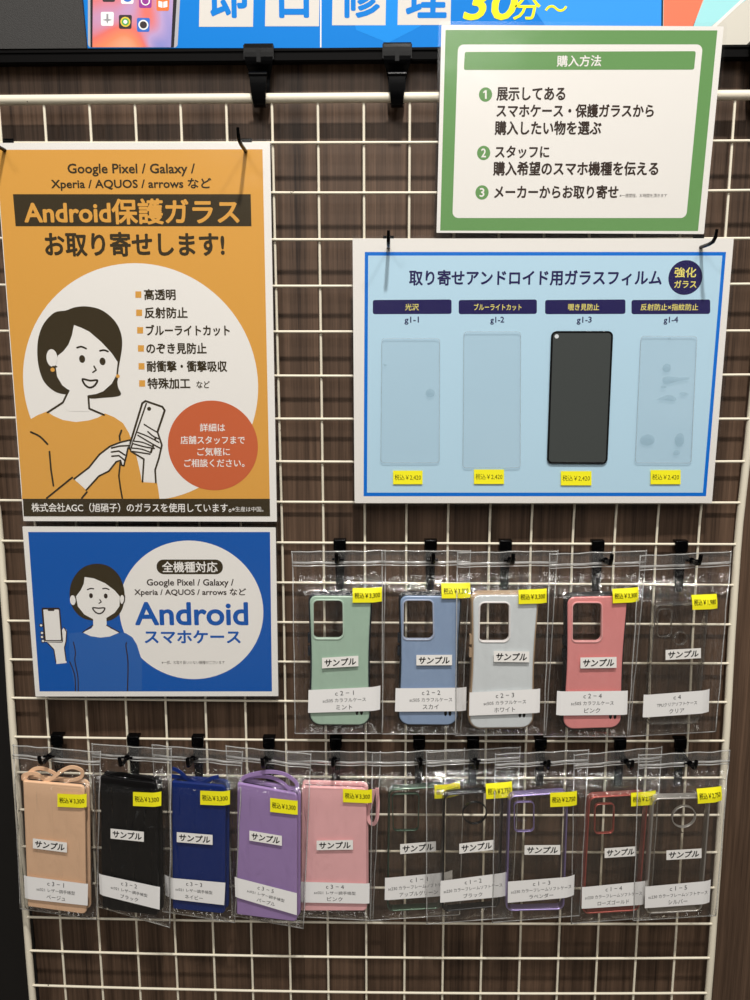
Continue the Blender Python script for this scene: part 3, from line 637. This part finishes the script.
def hard_case(cp, cs, camera, T, m, mrim, rimm, label, markpx):
    t = thing('phone_case', label, 'phone case', cp, 'rugged coloured phone cases')
    P_ = [cp.u(*c, T/2) for c in cs]; hw = ((P_[1]-P_[0]).length+(P_[2]-P_[3]).length)/4; hh = ((P_[3]-P_[0]).length+(P_[2]-P_[1]).length)/4
    ol = waist(hw, hh); sh = inset(ol, .0018)
    cam_ = rloop([cp.u(x, y, T/2) for x, y in camera], [.005, .005, .0065, .005], 7)
    b = MB(); b.plate(sh, [cam_], -T/2, -T/2+.0022, .0016, m); b.build('back_shell', t)
    b = MB(); b.plate(ol, [inset(ol, .0034)], -T/2+.0012, T/2+.001, .0022, rimm); 
    for z_ in (.028, .012): b.box(-hw*1.0-.0006, -hw*.93, -.003, .003, z_-.006, z_+.005, rimm)
    b.build('bumper', t)
    b = MB(); b.plate(inset(cam_, -.0016), [inset(cam_, .0002)], -T/2-.0009, -T/2+.004, .0006, mrim); b.build('camera_rim', t)
    a = Art(cp, T/2)
    for x, y in markpx: a.disc((x, y), 1.5, TXK, 1.5, 3.0)
    a.build('maker_mark', t)
    return t
def wallet_case(cp, cs, T, m, m2, straps, label, sw=.0044, stitch=None):
    t = thing('wallet_case', label, 'phone case', cp, 'leather look wallet phone cases')
    q = [cp.u(*c, T/2) for c in cs]; lp = rloop(q, [.002, .006, .006, .002], 6)
    b = MB(); b.plate(lp, [], -T/2, -T/2+.0032, .0012, m); b.build('front_flap', t)
    b = MB(); b.plate(inset(lp, -.0012), [], T/2-.003, T/2, .001, m); b.build('back_cover', t)
    b = MB(); b.plate(inset(lp, .003), [], -T/2+.0036, T/2-.0032, .001, m2); b.build('inner_shell', t)
    x0 = sum(v.x for v in (q[0], q[3]))/2; b = MB()
    sp = [q[0]+Vector((-.0005, -.001)), q[0]+Vector((.0025, -.001)), q[3]+Vector((.0025, .001)), q[3]+Vector((-.0005, .001))]
    b.plate(sp, [], -T/2+.001, T/2-.001, .0008, m); b.build('spine', t)
    if stitch:
        a = Art(cp, T/2); ins = inset(lp, .002)
        for i in range(0, 26):
            p0 = q[0]+(q[1]-q[0])*(.06+.88*i/26); d = (q[1]-q[0]).normalized()*.0014; up = Vector((0, -.0026))
            a.poly([p0+up, p0+up+d, p0+up+d+Vector((0, -.0004)), p0+up+Vector((0, -.0004))], stitch, 1, raw=True)
        a.build('stitching', t)
    for st in straps:
        pts = smooth([tuple(cp.u(x, y, T/2*yy))+(0,) for (x, y, yy) in st], 6, False) if False else None
        ctrl = [Vector((*cp.u(x, y, 0), yy)) for (x, y, yy) in st]
        cr = smooth([(v.x, v.y, v.z) for v in ctrl], 6, False)
        b = MB(); b.ribbon([(v.x, v.z, v.y) for v in cr], sw, .0014, m); b.sm = [False]*len(b.sm); b.build('wrist_strap', t)
    return t
def clear_case(cp, cs, T, mframe, hole, kind, label, clearm, name='phone_case', fw=.0026):
    t = thing(name, label, 'phone case', cp, 'clear phone cases')
    q = [cp.u(*c, T/2) for c in cs]; lp = rloop(q, .0085, 8)
    hl = []
    for kd, pts in hole:
        if kd == 'r': hl.append(rloop([cp.u(*p_, T/2) for p_ in pts], .0048, 6))
        else:
            c0 = cp.u(pts[0], pts[1], T/2); r_ = (cp.u(pts[0]+pts[2], pts[1], T/2)-c0).length; hl.append(circ(c0, r_, 36))
    b = MB(); b.plate(inset(lp, fw*.7), hl, -T/2+.0003, -T/2+.0015, .0003, clearm, back=False); b.build('back_panel', t)
    b = MB(); b.plate(lp, [inset(lp, fw)], -T/2-.0004, T/2, .0012, mframe, back=False); b.build('frame', t)
    for h_ in hl:
        b = MB(); b.plate(inset(h_, -.0009), [inset(h_, .0003)], -T/2-.0006, -T/2+.003, .0004, mframe, back=False); b.build('camera_ring', t)
    b = MB()
    for sx in (0, 1):
        for top in (0, 1):
            c_ = q[sx] if top else q[3-sx]; s1 = Vector((1 if sx == 0 else -1, -1 if top else 1))
            b.plate(rloop([c_+Vector((s1.x*.0004, s1.y*.0004)), c_+Vector((s1.x*.007, s1.y*.0004)), c_+Vector((s1.x*.0055, s1.y*.0055)), c_+Vector((s1.x*.0004, s1.y*.007))], .0018, 3), [], -T/2-.0006, T/2-.001, .0008, clearm, back=False)
    b.build('corner_cushions', t)
    return t

def bag(bp, quad, cs, T, label, sample, price, price_txt, strip, lines, seed, pegx):
    t = thing('zip_bag', label, 'plastic bag', bp, 'clear zip bags with phone cases')
    Q = [bp.u(*c) for c in quad]; C = [bp.u(*c, T/2) for c in cs]
    cx_ = sum(p.x for p in C)/4; cz_ = sum(p.y for p in C)/4; hw = (C[1].x-C[0].x+C[2].x-C[3].x)/4; hh = (C[0].y-C[3].y+C[1].y-C[2].y)/4
    def bulge(x, z):
        d = hypot(max(0, abs(x-cx_)-hw+.001), max(0, abs(z-cz_)-hh+.001)); s_ = min(1, d/.024); s_ = s_*s_*(3-2*s_)
        return .0006+(T/2+.0016)*(1-s_)
    def wr(x, z, side):
        p = Vector((x*38+seed*7, z*22, side*3+seed)); q = Vector((x*110+seed, z*34, side*5+seed*2))
        d = hypot(max(0, abs(x-cx_)-hw), max(0, abs(z-cz_)-hh)); k = .00075+min(d/.012, 1)*.0018
        return (noise.noise(p)*1.0+.45*noise.noise(q))*k
    front = lambda x, z: -bulge(x, z)
    nu, nv = 34, 56
    CL_ = bp.M.transposed() @ (CO-bp.o); ytop = (bp.o+bp.M @ Vector((0, 0, Q[0].y))).y; dmax = min(max(-.022-ytop, 0), .022)
    def bend(x, y, z, v):
        k_ = min(1, max(0, (.25-v)/.15)); k_ = k_*k_*(3-2*k_)*dmax
        return (x+(x-CL_.x)*k_/(y-CL_.y), y+k_, z+(z-CL_.z)*k_/(y-CL_.y))
    def grid(side):
        vs = []
        for j in range(nv+1):
            v = j/nv
            for i in range(nu+1):
                u = i/nu; p = (Q[0]*(1-u)+Q[1]*u)*(1-v)+(Q[3]*(1-u)+Q[2]*u)*v
                e = min(1, min(u, 1-u)/.06, (1-v)/.04); lat = .0022*noise.noise(Vector((p.x*16+seed*3, p.y*9, seed)))*min(1, (1-e)*1+.0)
                edge = noise.noise(Vector((p.y*30, seed, 2)))*.0012*(1 if u < .02 or u > .98 else 0)
                y = side*bulge(p.x, p.y)*e+wr(p.x, p.y, side)*e+lat*.4
                vs.append(bend(p.x+edge, y, p.y, v))
        n1_ = nu+1
        return vs, [(j*n1_+i, j*n1_+i+1, (j+1)*n1_+i+1, (j+1)*n1_+i) for j in range(nv) for i in range(nu)]
    b = MB(); b.add(*grid(-1), BAG, True); b.build('front_film', t); b = MB(); b.add(*grid(1), BAG, True); b.build('back_film', t)
    # welded side seams and zip header
    b = MB()
    def qp(u, v): return (Q[0]*(1-u)+Q[1]*u)*(1-v)+(Q[3]*(1-u)+Q[2]*u)*v
    for u0, u1 in ((-.004, .012), (.988, 1.004)):
        pts = [qp((u0+u1)/2, v/20) for v in range(21)]; b.ribbon([bend(p.x+noise.noise(Vector((p.y*30, seed, 2)))*.001, 0, p.y, v_/20) for v_, p in enumerate(pts)], .0012, .0008, SEAL)
    pts = [qp(u/12, .997) for u in range(13)]; b.ribbon([(p.x, 0, p.y) for p in pts], .0012, .0008, SEAL); b.build('welded_seam', t)
    b = MB()
    for v, w_ in ((.004, .0012), (.062, .003), (.078, .0012)):
        pts = [qp(u/24, v+.004*noise.noise(Vector((u*.25+seed, v*9, 1)))) for u in range(25)]
        b.ribbon([bend(p.x, -.0012+.0006*sin(i*.9+seed), p.y, v) for i, p in enumerate(pts)], w_, .001, SEAL)
    b.build('zip_strip', t)
    b = MB(); vs = []
    for j in range(7):
        for i in range(25):
            v = .004+.066*j/6; p = qp(i/24, v); vs.append(bend(p.x, -.0019+.0009*noise.noise(Vector((p.x*45, p.y*70, seed))), p.y, v))
    b.add(vs, [(j*25+i, j*25+i+1, j*25+i+26, j*25+i+25) for j in range(6) for i in range(24)], HEAD, True); b.build('header_film', t)
    def conf(nm, px4, m_, off, n_=14, rows=3):
        W_ = [bp.u(*p_, T/2) for p_ in px4]; vs = []
        for j in range(rows+1):
            for i in range(n_+1):
                u, v = i/n_, j/rows; p = (W_[0]*(1-u)+W_[1]*u)*(1-v)+(W_[3]*(1-u)+W_[2]*u)*v; vs.append((p.x, front(p.x, p.y)-off, p.y))
        k_ = n_+1; a_ = Art(bp, T/2, lambda x, z: front(x, z)-off)
        a_.add(vs, [(j*k_+i, j*k_+i+1, (j+1)*k_+i+1, (j+1)*k_+i) for j in range(rows) for i in range(n_)], m_); return a_
    def band(L_, R_, h_): return [(L_[0], L_[1]-h_/2), (R_[0], R_[1]-h_/2), (R_[0], R_[1]+h_/2), (L_[0], L_[1]+h_/2)]
    L_, R_, h_ = sample; a_ = conf('s', band(L_, R_, h_), LABELW, .0012)
    k = .07; A_ = (L_[0]+(R_[0]-L_[0])*k, L_[1]+(R_[1]-L_[1])*k); B_ = (L_[0]+(R_[0]-L_[0])*(1-k), L_[1]+(R_[1]-L_[1])*(1-k))
    o_ = a_.build('sample_sticker', t); a_ = Art(bp, T/2, a_.surf)
    a_.text('サンプル', A_, B_, h_*.66, TXK, 2.5, .028, 3, .12); a_.build('lettering', o_)
    L_, R_, h_ = price; a_ = conf('p', band(L_, R_, h_), YEL, .0012)
    A_ = (L_[0]+(R_[0]-L_[0])*k, L_[1]+(R_[1]-L_[1])*k); B_ = (L_[0]+(R_[0]-L_[0])*(1-k), L_[1]+(R_[1]-L_[1])*(1-k))
    o_ = a_.build('price_sticker', t); a_ = Art(bp, T/2, a_.surf)
    a_.text(price_txt, A_, B_, h_*.43, mat('olive_black_print', (50, 46, 14), .5), 2.5, .012, 2); a_.build('lettering', o_)
    a_ = conf('l', strip, STRIPW, .001, 18, 4)
    o_ = a_.build('name_label', t)
    def at(u, v):
        return ((strip[0][0]*(1-u)+strip[1][0]*u)*(1-v)+(strip[3][0]*(1-u)+strip[2][0]*u)*v, (strip[0][1]*(1-u)+strip[1][1]*u)*(1-v)+(strip[3][1]*(1-u)+strip[2][1]*u)*v)
    GR = mat('grey_black_print', (54, 52, 54), .5)
    for (s_, wid, v, hf) in zip(lines, (.037*len(lines[0]), .6 if len(lines[1]) < 16 else .9, min(.62, .068*len(lines[2])+.02)), (.2, .5, .8), (.19, .16, .2)):
        a_ = Art(bp, T/2, a_.surf); hgt = hypot(strip[3][0]-strip[0][0], strip[3][1]-strip[0][1])*hf
        a_.text(s_, at(.5-wid/2, v), at(.5+wid/2, v), hgt, GR, 2.5, .006, 2); a_.build('lettering', o_)
    return t

def qz(o, s_, L_): return [(o[0]+x/s_, o[1]+y/s_) for x, y in L_]
K = 4.1667; J = 4.6875
# ---- top row: rugged cases and the clear one
TPU = film('clear_tpu', tint=(.93, .92, .9), haze=.012, gloss=1.5, rough=.06, bscale=(40, 40, 40), bstr=.12)
TPUE = film('clear_tpu_edge', tint=(.84, .83, .8), haze=.05, gloss=2.4, rough=.09, bscale=(60, 60, 60), bstr=.4)
RIMD = mat('dark_navy_rubber', (26, 32, 40), .45); RIMB_ = mat('beige_rubber', (176, 150, 122), .5); RIMK = mat('black_rubber', (20, 20, 22), .45)
hard = [
 ('mint green', (.3197, -.029, -.5629, .0312, .0215, .0), [(292, 551), (386, 549.7), (382.4, 734), (295, 734)], [(308.5, 594.5), (372, 594.5), (371.5, 726.5), (308, 726.5)],
  qz((290, 530), K, [(98, 294), (219, 294), (221, 452), (98, 452)]), (174, 202, 182), (188, 212, 194), RIMD, ((322.2, 662), (358.4, 659.8), 10.5), ((352.6, 594.8), (382, 594.5), 14),
  [(308.7, 688.9), (380.5, 685.5), (380, 709.5), (308.2, 711.7)], ('c 2 − 1', 'sc505 カラフルケース', 'ミント'), [(357, 712), (361.5, 712)]),
 ('sky blue', (.4233, -.0285, -.5628, .012, .012, .0), [(381.7, 550), (471, 550), (461, 734.5), (382.4, 734.5)], [(399, 594.5), (462, 594.5), (459, 726.5), (397, 726.5)],
  qz((290, 530), K, [(474, 294), (594, 294), (597, 455), (472, 455)]), (146, 168, 200), (172, 184, 208), RIMD, ((416.2, 659.1), (451.8, 658.9), 10.4), ((441.4, 590.5), (470.4, 590.3), 14),
  [(395.6, 687.2), (466.4, 686.5), (465.9, 710), (394.9, 710.5)], ('c 2 − 2', 'sc505 カラフルケース', 'スカイ'), [(445.5, 713), (450, 713)]),
 ('white', (.5133, -.036, -.5619, .05, .023, .0), [(457, 551.6), (558, 550), (546, 735), (455, 736)], [(471.5, 593.5), (540, 593.5), (533.5, 729.5), (468.5, 729.5)],
  qz((450, 530), K, [(126, 304), (246, 304), (246, 464), (122, 464)]), (222, 228, 230), (240, 236, 234), RIMB_, ((493.2, 655.3), (528.7, 655.8), 10.8), ((518, 596.2), (546.5, 595.3), 14),
  [(469.2, 691.3), (539.8, 687.7), (539.3, 711.7), (468.7, 714.5)], ('c 2 − 3', 'sc505 カラフルケース', 'ホワイト'), [(520, 714.5), (524, 714.5)]),
 ('coral pink', (.6167, -.036, -.563, .05, .0254, .0), [(549.6, 553), (647, 550), (629.5, 737), (543.6, 737)], [(566.5, 595), (629, 595), (622.5, 730), (561.5, 730)],
  qz((450, 530), K, [(512, 304), (631, 304), (631, 464), (510, 464)]), (234, 148, 146), (240, 172, 170), RIMK, ((579.6, 661.8), (615.6, 661.2), 10.8), ((611.8, 595.5), (638.4, 594.2), 13.8),
  [(556.8, 690.3), (627.1, 689.6), (626.6, 713.6), (555.8, 714.3)], ('c 2 − 4', 'sc505 カラフルケース', 'ピンク'), [(610.5, 716), (615, 716)])]
for i, (cn, ps, quad, cs, camr, col, colr, rim, smp, prc, strip, lines, mk) in enumerate(hard):
    bp = Pose(*ps); T = .0115; cp = case_pose(bp, cs, T/2)
    hard_case(cp, cs, camr, T, mat('%s_shell' % cn.replace(' ', '_'), col, .2, 0, .5, .35, (260, .03)), mat('%s_rim' % cn.replace(' ', '_'), colr, .3), rim,
              '%s rugged phone case with %s bumper and square camera opening' % (cn, 'a beige' if i == 2 else 'a dark'), mk)
    bag(bp, quad, cs, T, 'clear zip bag holding the %s rugged phone case' % cn, smp, prc, '税込￥3,300', strip, lines, i+1, 0)
bp = Pose(.7175, -.036, -.5628, .077, .05, 0); cs = [(654.5, 604), (709, 604), (699, 724), (645.5, 725)]; T = .0095; cp = case_pose(bp, cs, T/2)
o4 = lambda L_: qz((600, 530), 4.347, L_)
clear_case(cp, cs, T, TPUE, [('r', o4([(253, 345), (312, 345), (308, 463), (250, 463)])), ('c', (680.4, 638.6, 6.3))], 0, 'fully clear soft phone case with a capsule camera slot and a round hole', TPU)
bag(bp, [(640, 555), (731.6, 550.7), (716, 732), (627, 737)], cs, T, 'clear zip bag holding the fully clear phone case, last in the upper row', ((664.4, 653.8), (699.6, 651.9), 10), ((691.1, 601.8), (716.9, 600.9), 14), '税込￥1,980',
    [(643, 693.8), (709.3, 688.7), (708.8, 711.7), (641.9, 716.3)], ('c 4', 'TPUクリアソフトケース', 'クリア'), 6, 0)

# ---- bottom row, wallet cases
w1 = lambda L_: [(x/J, 730+y/J, d) for x, y, d in L_]
w2 = lambda L_: [(150+x/J, 730+y/J, d) for x, y, d in L_]
w3 = lambda L_: [(290+x/J, 730+y/J, d) for x, y, d in L_]
wal = [
 ('beige', (-.0316, -.029, -.8101, -.051, .03, 0), [(12.8, 744), (100.7, 751), (97, 920), (20, 909)], [(23, 781), (84.3, 786), (86.2, 914.5), (27.7, 906.6)], (234, 192, 156), (60, 46, 38),
  [w1([(108, 240, .002), (112, 212, 0), (170, 200, -.002), (230, 228, -.003), (300, 182, -.003), (345, 170, -.002), (384, 192, 0), (372, 228, .002), (300, 245, .002)]), w1([(112, 232, -.001), (150, 190, .001), (190, 186, .003), (240, 206, .004), (262, 226, .004)])],
  ((34.2, 841.6), (68.2, 845.9), 10), ((58.7, 798.6), (87, 799.9), 13.2), [(24.5, 874), (89, 882.3), (88.7, 903.9), (25.6, 897)], ('c 3 − 1', 'sc021 レザー調手帳型', 'ベージュ')),
 ('black', (.0615, -.032, -.8112, -.19, .012, 0), [(91.7, 743), (171.5, 748), (170, 928), (98, 907)], [(100, 777), (156, 783), (158, 916), (102.4, 909)], (12, 11, 12), (8, 8, 9),
  [w1([(490, 222, 0), (560, 205, 0), (640, 215, -.002), (705, 228, -.002), (735, 250, 0)])],
  ((112, 831.9), (145.2, 835.2), 10), ((134.4, 797.4), (161.3, 798.6), 14), [(99.6, 872.3), (161, 885.5), (160.8, 908), (100.4, 893)], ('c 3 − 2', 'sc021 レザー調手帳型', 'ブラック')),
 ('navy', (.1440, -.031, -.8101, -.117, .0282, 0), [(151.7, 744), (242.8, 751), (235, 923), (163, 912)], [(172, 781.5), (225.5, 786), (225, 914), (172.4, 909)], (18, 42, 108), (14, 20, 44),
  [w2([(108, 176, -.002), (140, 190, -.002), (190, 228, -.003), (240, 242, -.003), (290, 222, -.002), (322, 218, 0)]), w2([(100, 215, 0), (150, 226, .002), (225, 248, .003), (300, 236, .002)])],
  ((177.8, 835.4), (213.5, 838.2), 10), ((201.2, 796.1), (230, 797.2), 14), [(163.9, 875.5), (226.2, 881), (225, 903.4), (164.5, 896.5)], ('c 3 − 3', 'sc021 レザー調手帳型', 'ネイビー')),
 ('purple', (.2294, -.0345, -.8139, -.158, 0, 0), [(225.7, 745), (311.3, 753), (303.6, 929), (232, 916)], [(237.5, 783), (297, 794), (297, 922), (236.6, 914.5)], (160, 132, 184), (60, 44, 78),
  [w2([(428, 236, -.001), (450, 214, -.002), (510, 196, -.003), (575, 190, -.003), (640, 206, -.002), (688, 250, 0), (682, 292, .001)]), w2([(430, 232, .003), (500, 222, .003), (570, 230, .003), (620, 252, .002), (660, 286, 0)])],
  ((250.3, 833.9), (282.7, 839.2), 10), ((271, 803.4), (298.3, 806.4), 14), [(235.3, 875.5), (297.6, 891.5), (297.6, 913.5), (236, 895.3)], ('c 3 − 5', 'sc021 レザー調手帳型', 'パープル')),
 ('pink', (.3094, -.0255, -.8133, -.0605, .03, 0), [(286.5, 750), (381, 751), (373, 921), (298, 917)], [(302, 786.5), (366.3, 788.5), (367, 911), (300.7, 911)], (246, 186, 188), (120, 70, 78),
  [w3([(408, 272, 0), (412, 340, 0), (408, 410, 0), (392, 440, 0), (372, 430, .001), (366, 395, .003), (384, 330, .003), (392, 285, .003)])],
  ((317, 843.7), (353.3, 843.1), 9.6), ((343.3, 794), (372.1, 795.3), 13.2), [(300.7, 880), (369.8, 881.9), (369.6, 902), (300.7, 900.7)], ('c 3 − 4', 'sc021 レザー調手帳型', 'ピンク'))]
for i, (cn, ps, quad, cs, col, col2, straps, smp, prc, strip, lines) in enumerate(wal):
    bp = Pose(*ps); T = .0135; cp = case_pose(bp, cs, T/2)
    mm = mat('%s_leather' % cn, col, .5, 0, .2, 0, (700, .18)); st = mat('%s_stitch' % cn, tuple(int(v*.7) for v in col), .6)
    wallet_case(cp, cs, T, mm, mat('%s_inner_shell' % cn, col2, .4), straps, '%s wallet style phone case with a looped wrist strap' % cn, stitch=st)
    bag(bp, quad, cs, T, 'clear zip bag holding the %s wallet phone case' % cn, smp, prc, '税込￥3,300', strip, lines, i+11, 0)

# ---- bottom row, clear cases with coloured frames
def tintframe(nm, rgb, metal=.5, rough=.32): return mat(nm, rgb, rough, metal, .6, .5, (300, .1))
CL = film('clear_back', tint=(.92, .9, .86), haze=.006, gloss=1.2, rough=.05, bscale=(24, 24, 14), bstr=.15)
clr = [
 ('dark green', (.4134, -.030, -.807, .081, .045, 0), [(372, 752), (465, 748), (460, 915), (370, 921)], [(388.5, 789.5), (446, 786), (442, 909), (387, 912)], tintframe('green_chrome_frame', (74, 96, 80), .7),
  [('r', qz((290, 730), J, [(480, 302), (604, 300), (600, 470), (486, 472)]))], ((399.9, 847.4), (435.5, 844.5), 10), ((434.2, 790.5), (460.3, 789.2), 13.2), [(384.9, 876.3), (452.4, 870), (452, 893.5), (384.5, 898.5)], ('c 1 − 1', 'sc230 カラーフレームソフトケース', 'アップルグリーン')),
 ('black', (.48, -.042, -.807, .079, .022, 0), [(426, 751), (520.6, 746), (512, 918), (426.5, 924.6)], [(443.5, 794.5), (504, 790), (500, 907), (441.7, 912.4)], tintframe('black_chrome_frame', (14, 14, 17), .5),
  [('c', (474.8, 813.2, 11.6))], ((458.8, 847), (493.5, 843), 10), ((485.5, 790.5), (512.1, 788.8), 14), [(440.2, 879.3), (505.3, 870.8), (504.7, 894.7), (439.8, 901)], ('c 1 − 2', 'sc230 カラーフレームソフトケース', 'ブラック')),
 ('lavender', (.5624, -.047, -.807, .0524, .045, 0), [(495, 753), (589, 749), (580, 916), (492, 923)], [(509, 796), (568.7, 792), (564.4, 910), (505.7, 911.5)], tintframe('lavender_chrome_frame', (166, 150, 206), .7),
  [('r', qz((430, 730), J, [(396, 340), (486, 338), (486, 474), (398, 476)]))], ((523.9, 848.2), (559.5, 848), 9.6), ((549.5, 798.4), (576.6, 797.2), 14), [(507.4, 879.8), (574.6, 874.6), (574, 895.3), (507.2, 901)], ('c 1 − 3', 'sc230 カラーフレームソフトケース', 'ラベンダー')),
 ('rose gold', (.655, -.042, -.8083, .0991, .034, 0), [(574, 754), (662.4, 746), (650, 918), (571, 924)], [(589, 797), (649, 793.6), (639.6, 911), (582.5, 914.5)], tintframe('rose_gold_chrome_frame', (196, 104, 94), .7),
  [('r', qz((570, 730), K, [(106, 312), (184, 308), (180, 428), (104, 432)]))], ((603.6, 851.4), (635.3, 849.3), 9.6), ((630, 798.2), (655.2, 796.4), 13.2), [(581.3, 885.5), (644.4, 879.3), (643.7, 902.8), (580.8, 907)], ('c 1 − 4', 'sc230 カラーフレームソフトケース', 'ローズゴールド')),
 ('silver', (.7335, -.046, -.8071, .06, .05, 0), [(638.4, 754), (730, 749.7), (716, 916), (633, 921)], [(652.8, 798.4), (711, 797), (702, 911.5), (645.6, 914.5)], tintframe('silver_chrome_frame', (200, 196, 190), .7),
  [('c', (684, 817, 11.3))], ((665.3, 853.4), (700.3, 851.4), 9.6), ((696.5, 795.4), (722, 793.5), 13.4), [(644.4, 884.8), (710.4, 878.8), (709.2, 901.8), (643.9, 906.4)], ('c 1 − 5', 'sc230 カラーフレームソフトケース', 'シルバー'))]
for i, (cn, ps, quad, cs, mf, hole, smp, prc, strip, lines) in enumerate(clr):
    bp = Pose(*ps); T = .0095; cp = case_pose(bp, cs, T/2)
    clear_case(cp, cs, T, mf, hole, 0, 'clear phone case with a %s frame and %s camera opening' % (cn, 'round' if hole[0][0] == 'c' else 'rectangular'), CL, fw=.0022)
    bag(bp, quad, cs, T, 'clear zip bag holding the clear phone case with a %s frame' % cn, smp, prc, '税込￥2,750', strip, lines, i+21, 0)

# ------------------------------------------------------------------ light
def area(name, loc, tgt, size, power, col=(1, .96, .905), sy=None):
    l = bpy.data.lights.new(name, 'AREA'); l.energy = power*1.03; l.color = col; l.size = size
    if sy: l.shape = 'RECTANGLE'; l.size_y = sy
    else: l.shape = 'DISK'
    o = bpy.data.objects.new(name, l); COL.objects.link(o); o.location = loc
    o.rotation_euler = (Vector(tgt)-Vector(loc)).to_track_quat('-Z', 'Y').to_euler(); return o
area('ceiling_and_fill_lamp', (.50, -1.4, 1.9), (.4, 0, -.5), .12, 62)
area('ceiling_and_fill_lamp', (1.45, -1.4, 1.9), (.4, 0, -.5), .12, 14)
area('ceiling_and_fill_lamp', (-.7, -2.4, 1.7), (.4, 0, -.8), .3, 12)  # added fill from the left, not a known fitting
area('ceiling_and_fill_lamp', (.4, -3.6, 1.6), (.4, 0, -.9), 1.8, 40, sy=1.3)  # added front fill, made tall to blur its shadows and even the falloff
W = bpy.data.worlds.new('world'); S.world = W; W.use_nodes = True
nt = W.node_tree; N = nt.nodes.new; L = nt.links.new; tc = N('ShaderNodeTexCoord')     # unseen shop as noise: dim, with bright patches added for the film to reflect
mp = N('ShaderNodeMapping'); mp.inputs['Scale'].default_value = (3.2, 3.2, 6); L(tc.outputs['Generated'], mp.inputs[0])
n = N('ShaderNodeTexNoise'); n.inputs['Scale'].default_value = 1; n.inputs['Detail'].default_value = 2; L(mp.outputs[0], n.inputs['Vector'])
r = N('ShaderNodeValToRGB'); e = r.color_ramp.elements; e[0].position = .5; e[0].color = (.02, .019, .018, 1); e[1].position = .6; e[1].color = (1, .95, .88, 1)
L(n.outputs['Fac'], r.inputs[0]); L(r.outputs[0], nt.nodes['Background'].inputs[0]); nt.nodes['Background'].inputs[1].default_value = .42

S.view_settings.view_transform = 'Standard'; S.view_settings.look = 'None'; S.view_settings.gamma = 1; S.view_settings.exposure = 0
S.view_settings.use_curve_mapping = False
c_ = S.cycles; c_.transparent_max_bounces = 40; c_.max_bounces = 8; c_.use_denoising = True; c_.caustics_reflective = False; c_.caustics_refractive = False
try: c_.denoiser = 'OPENIMAGEDENOISE'
except Exception: pass
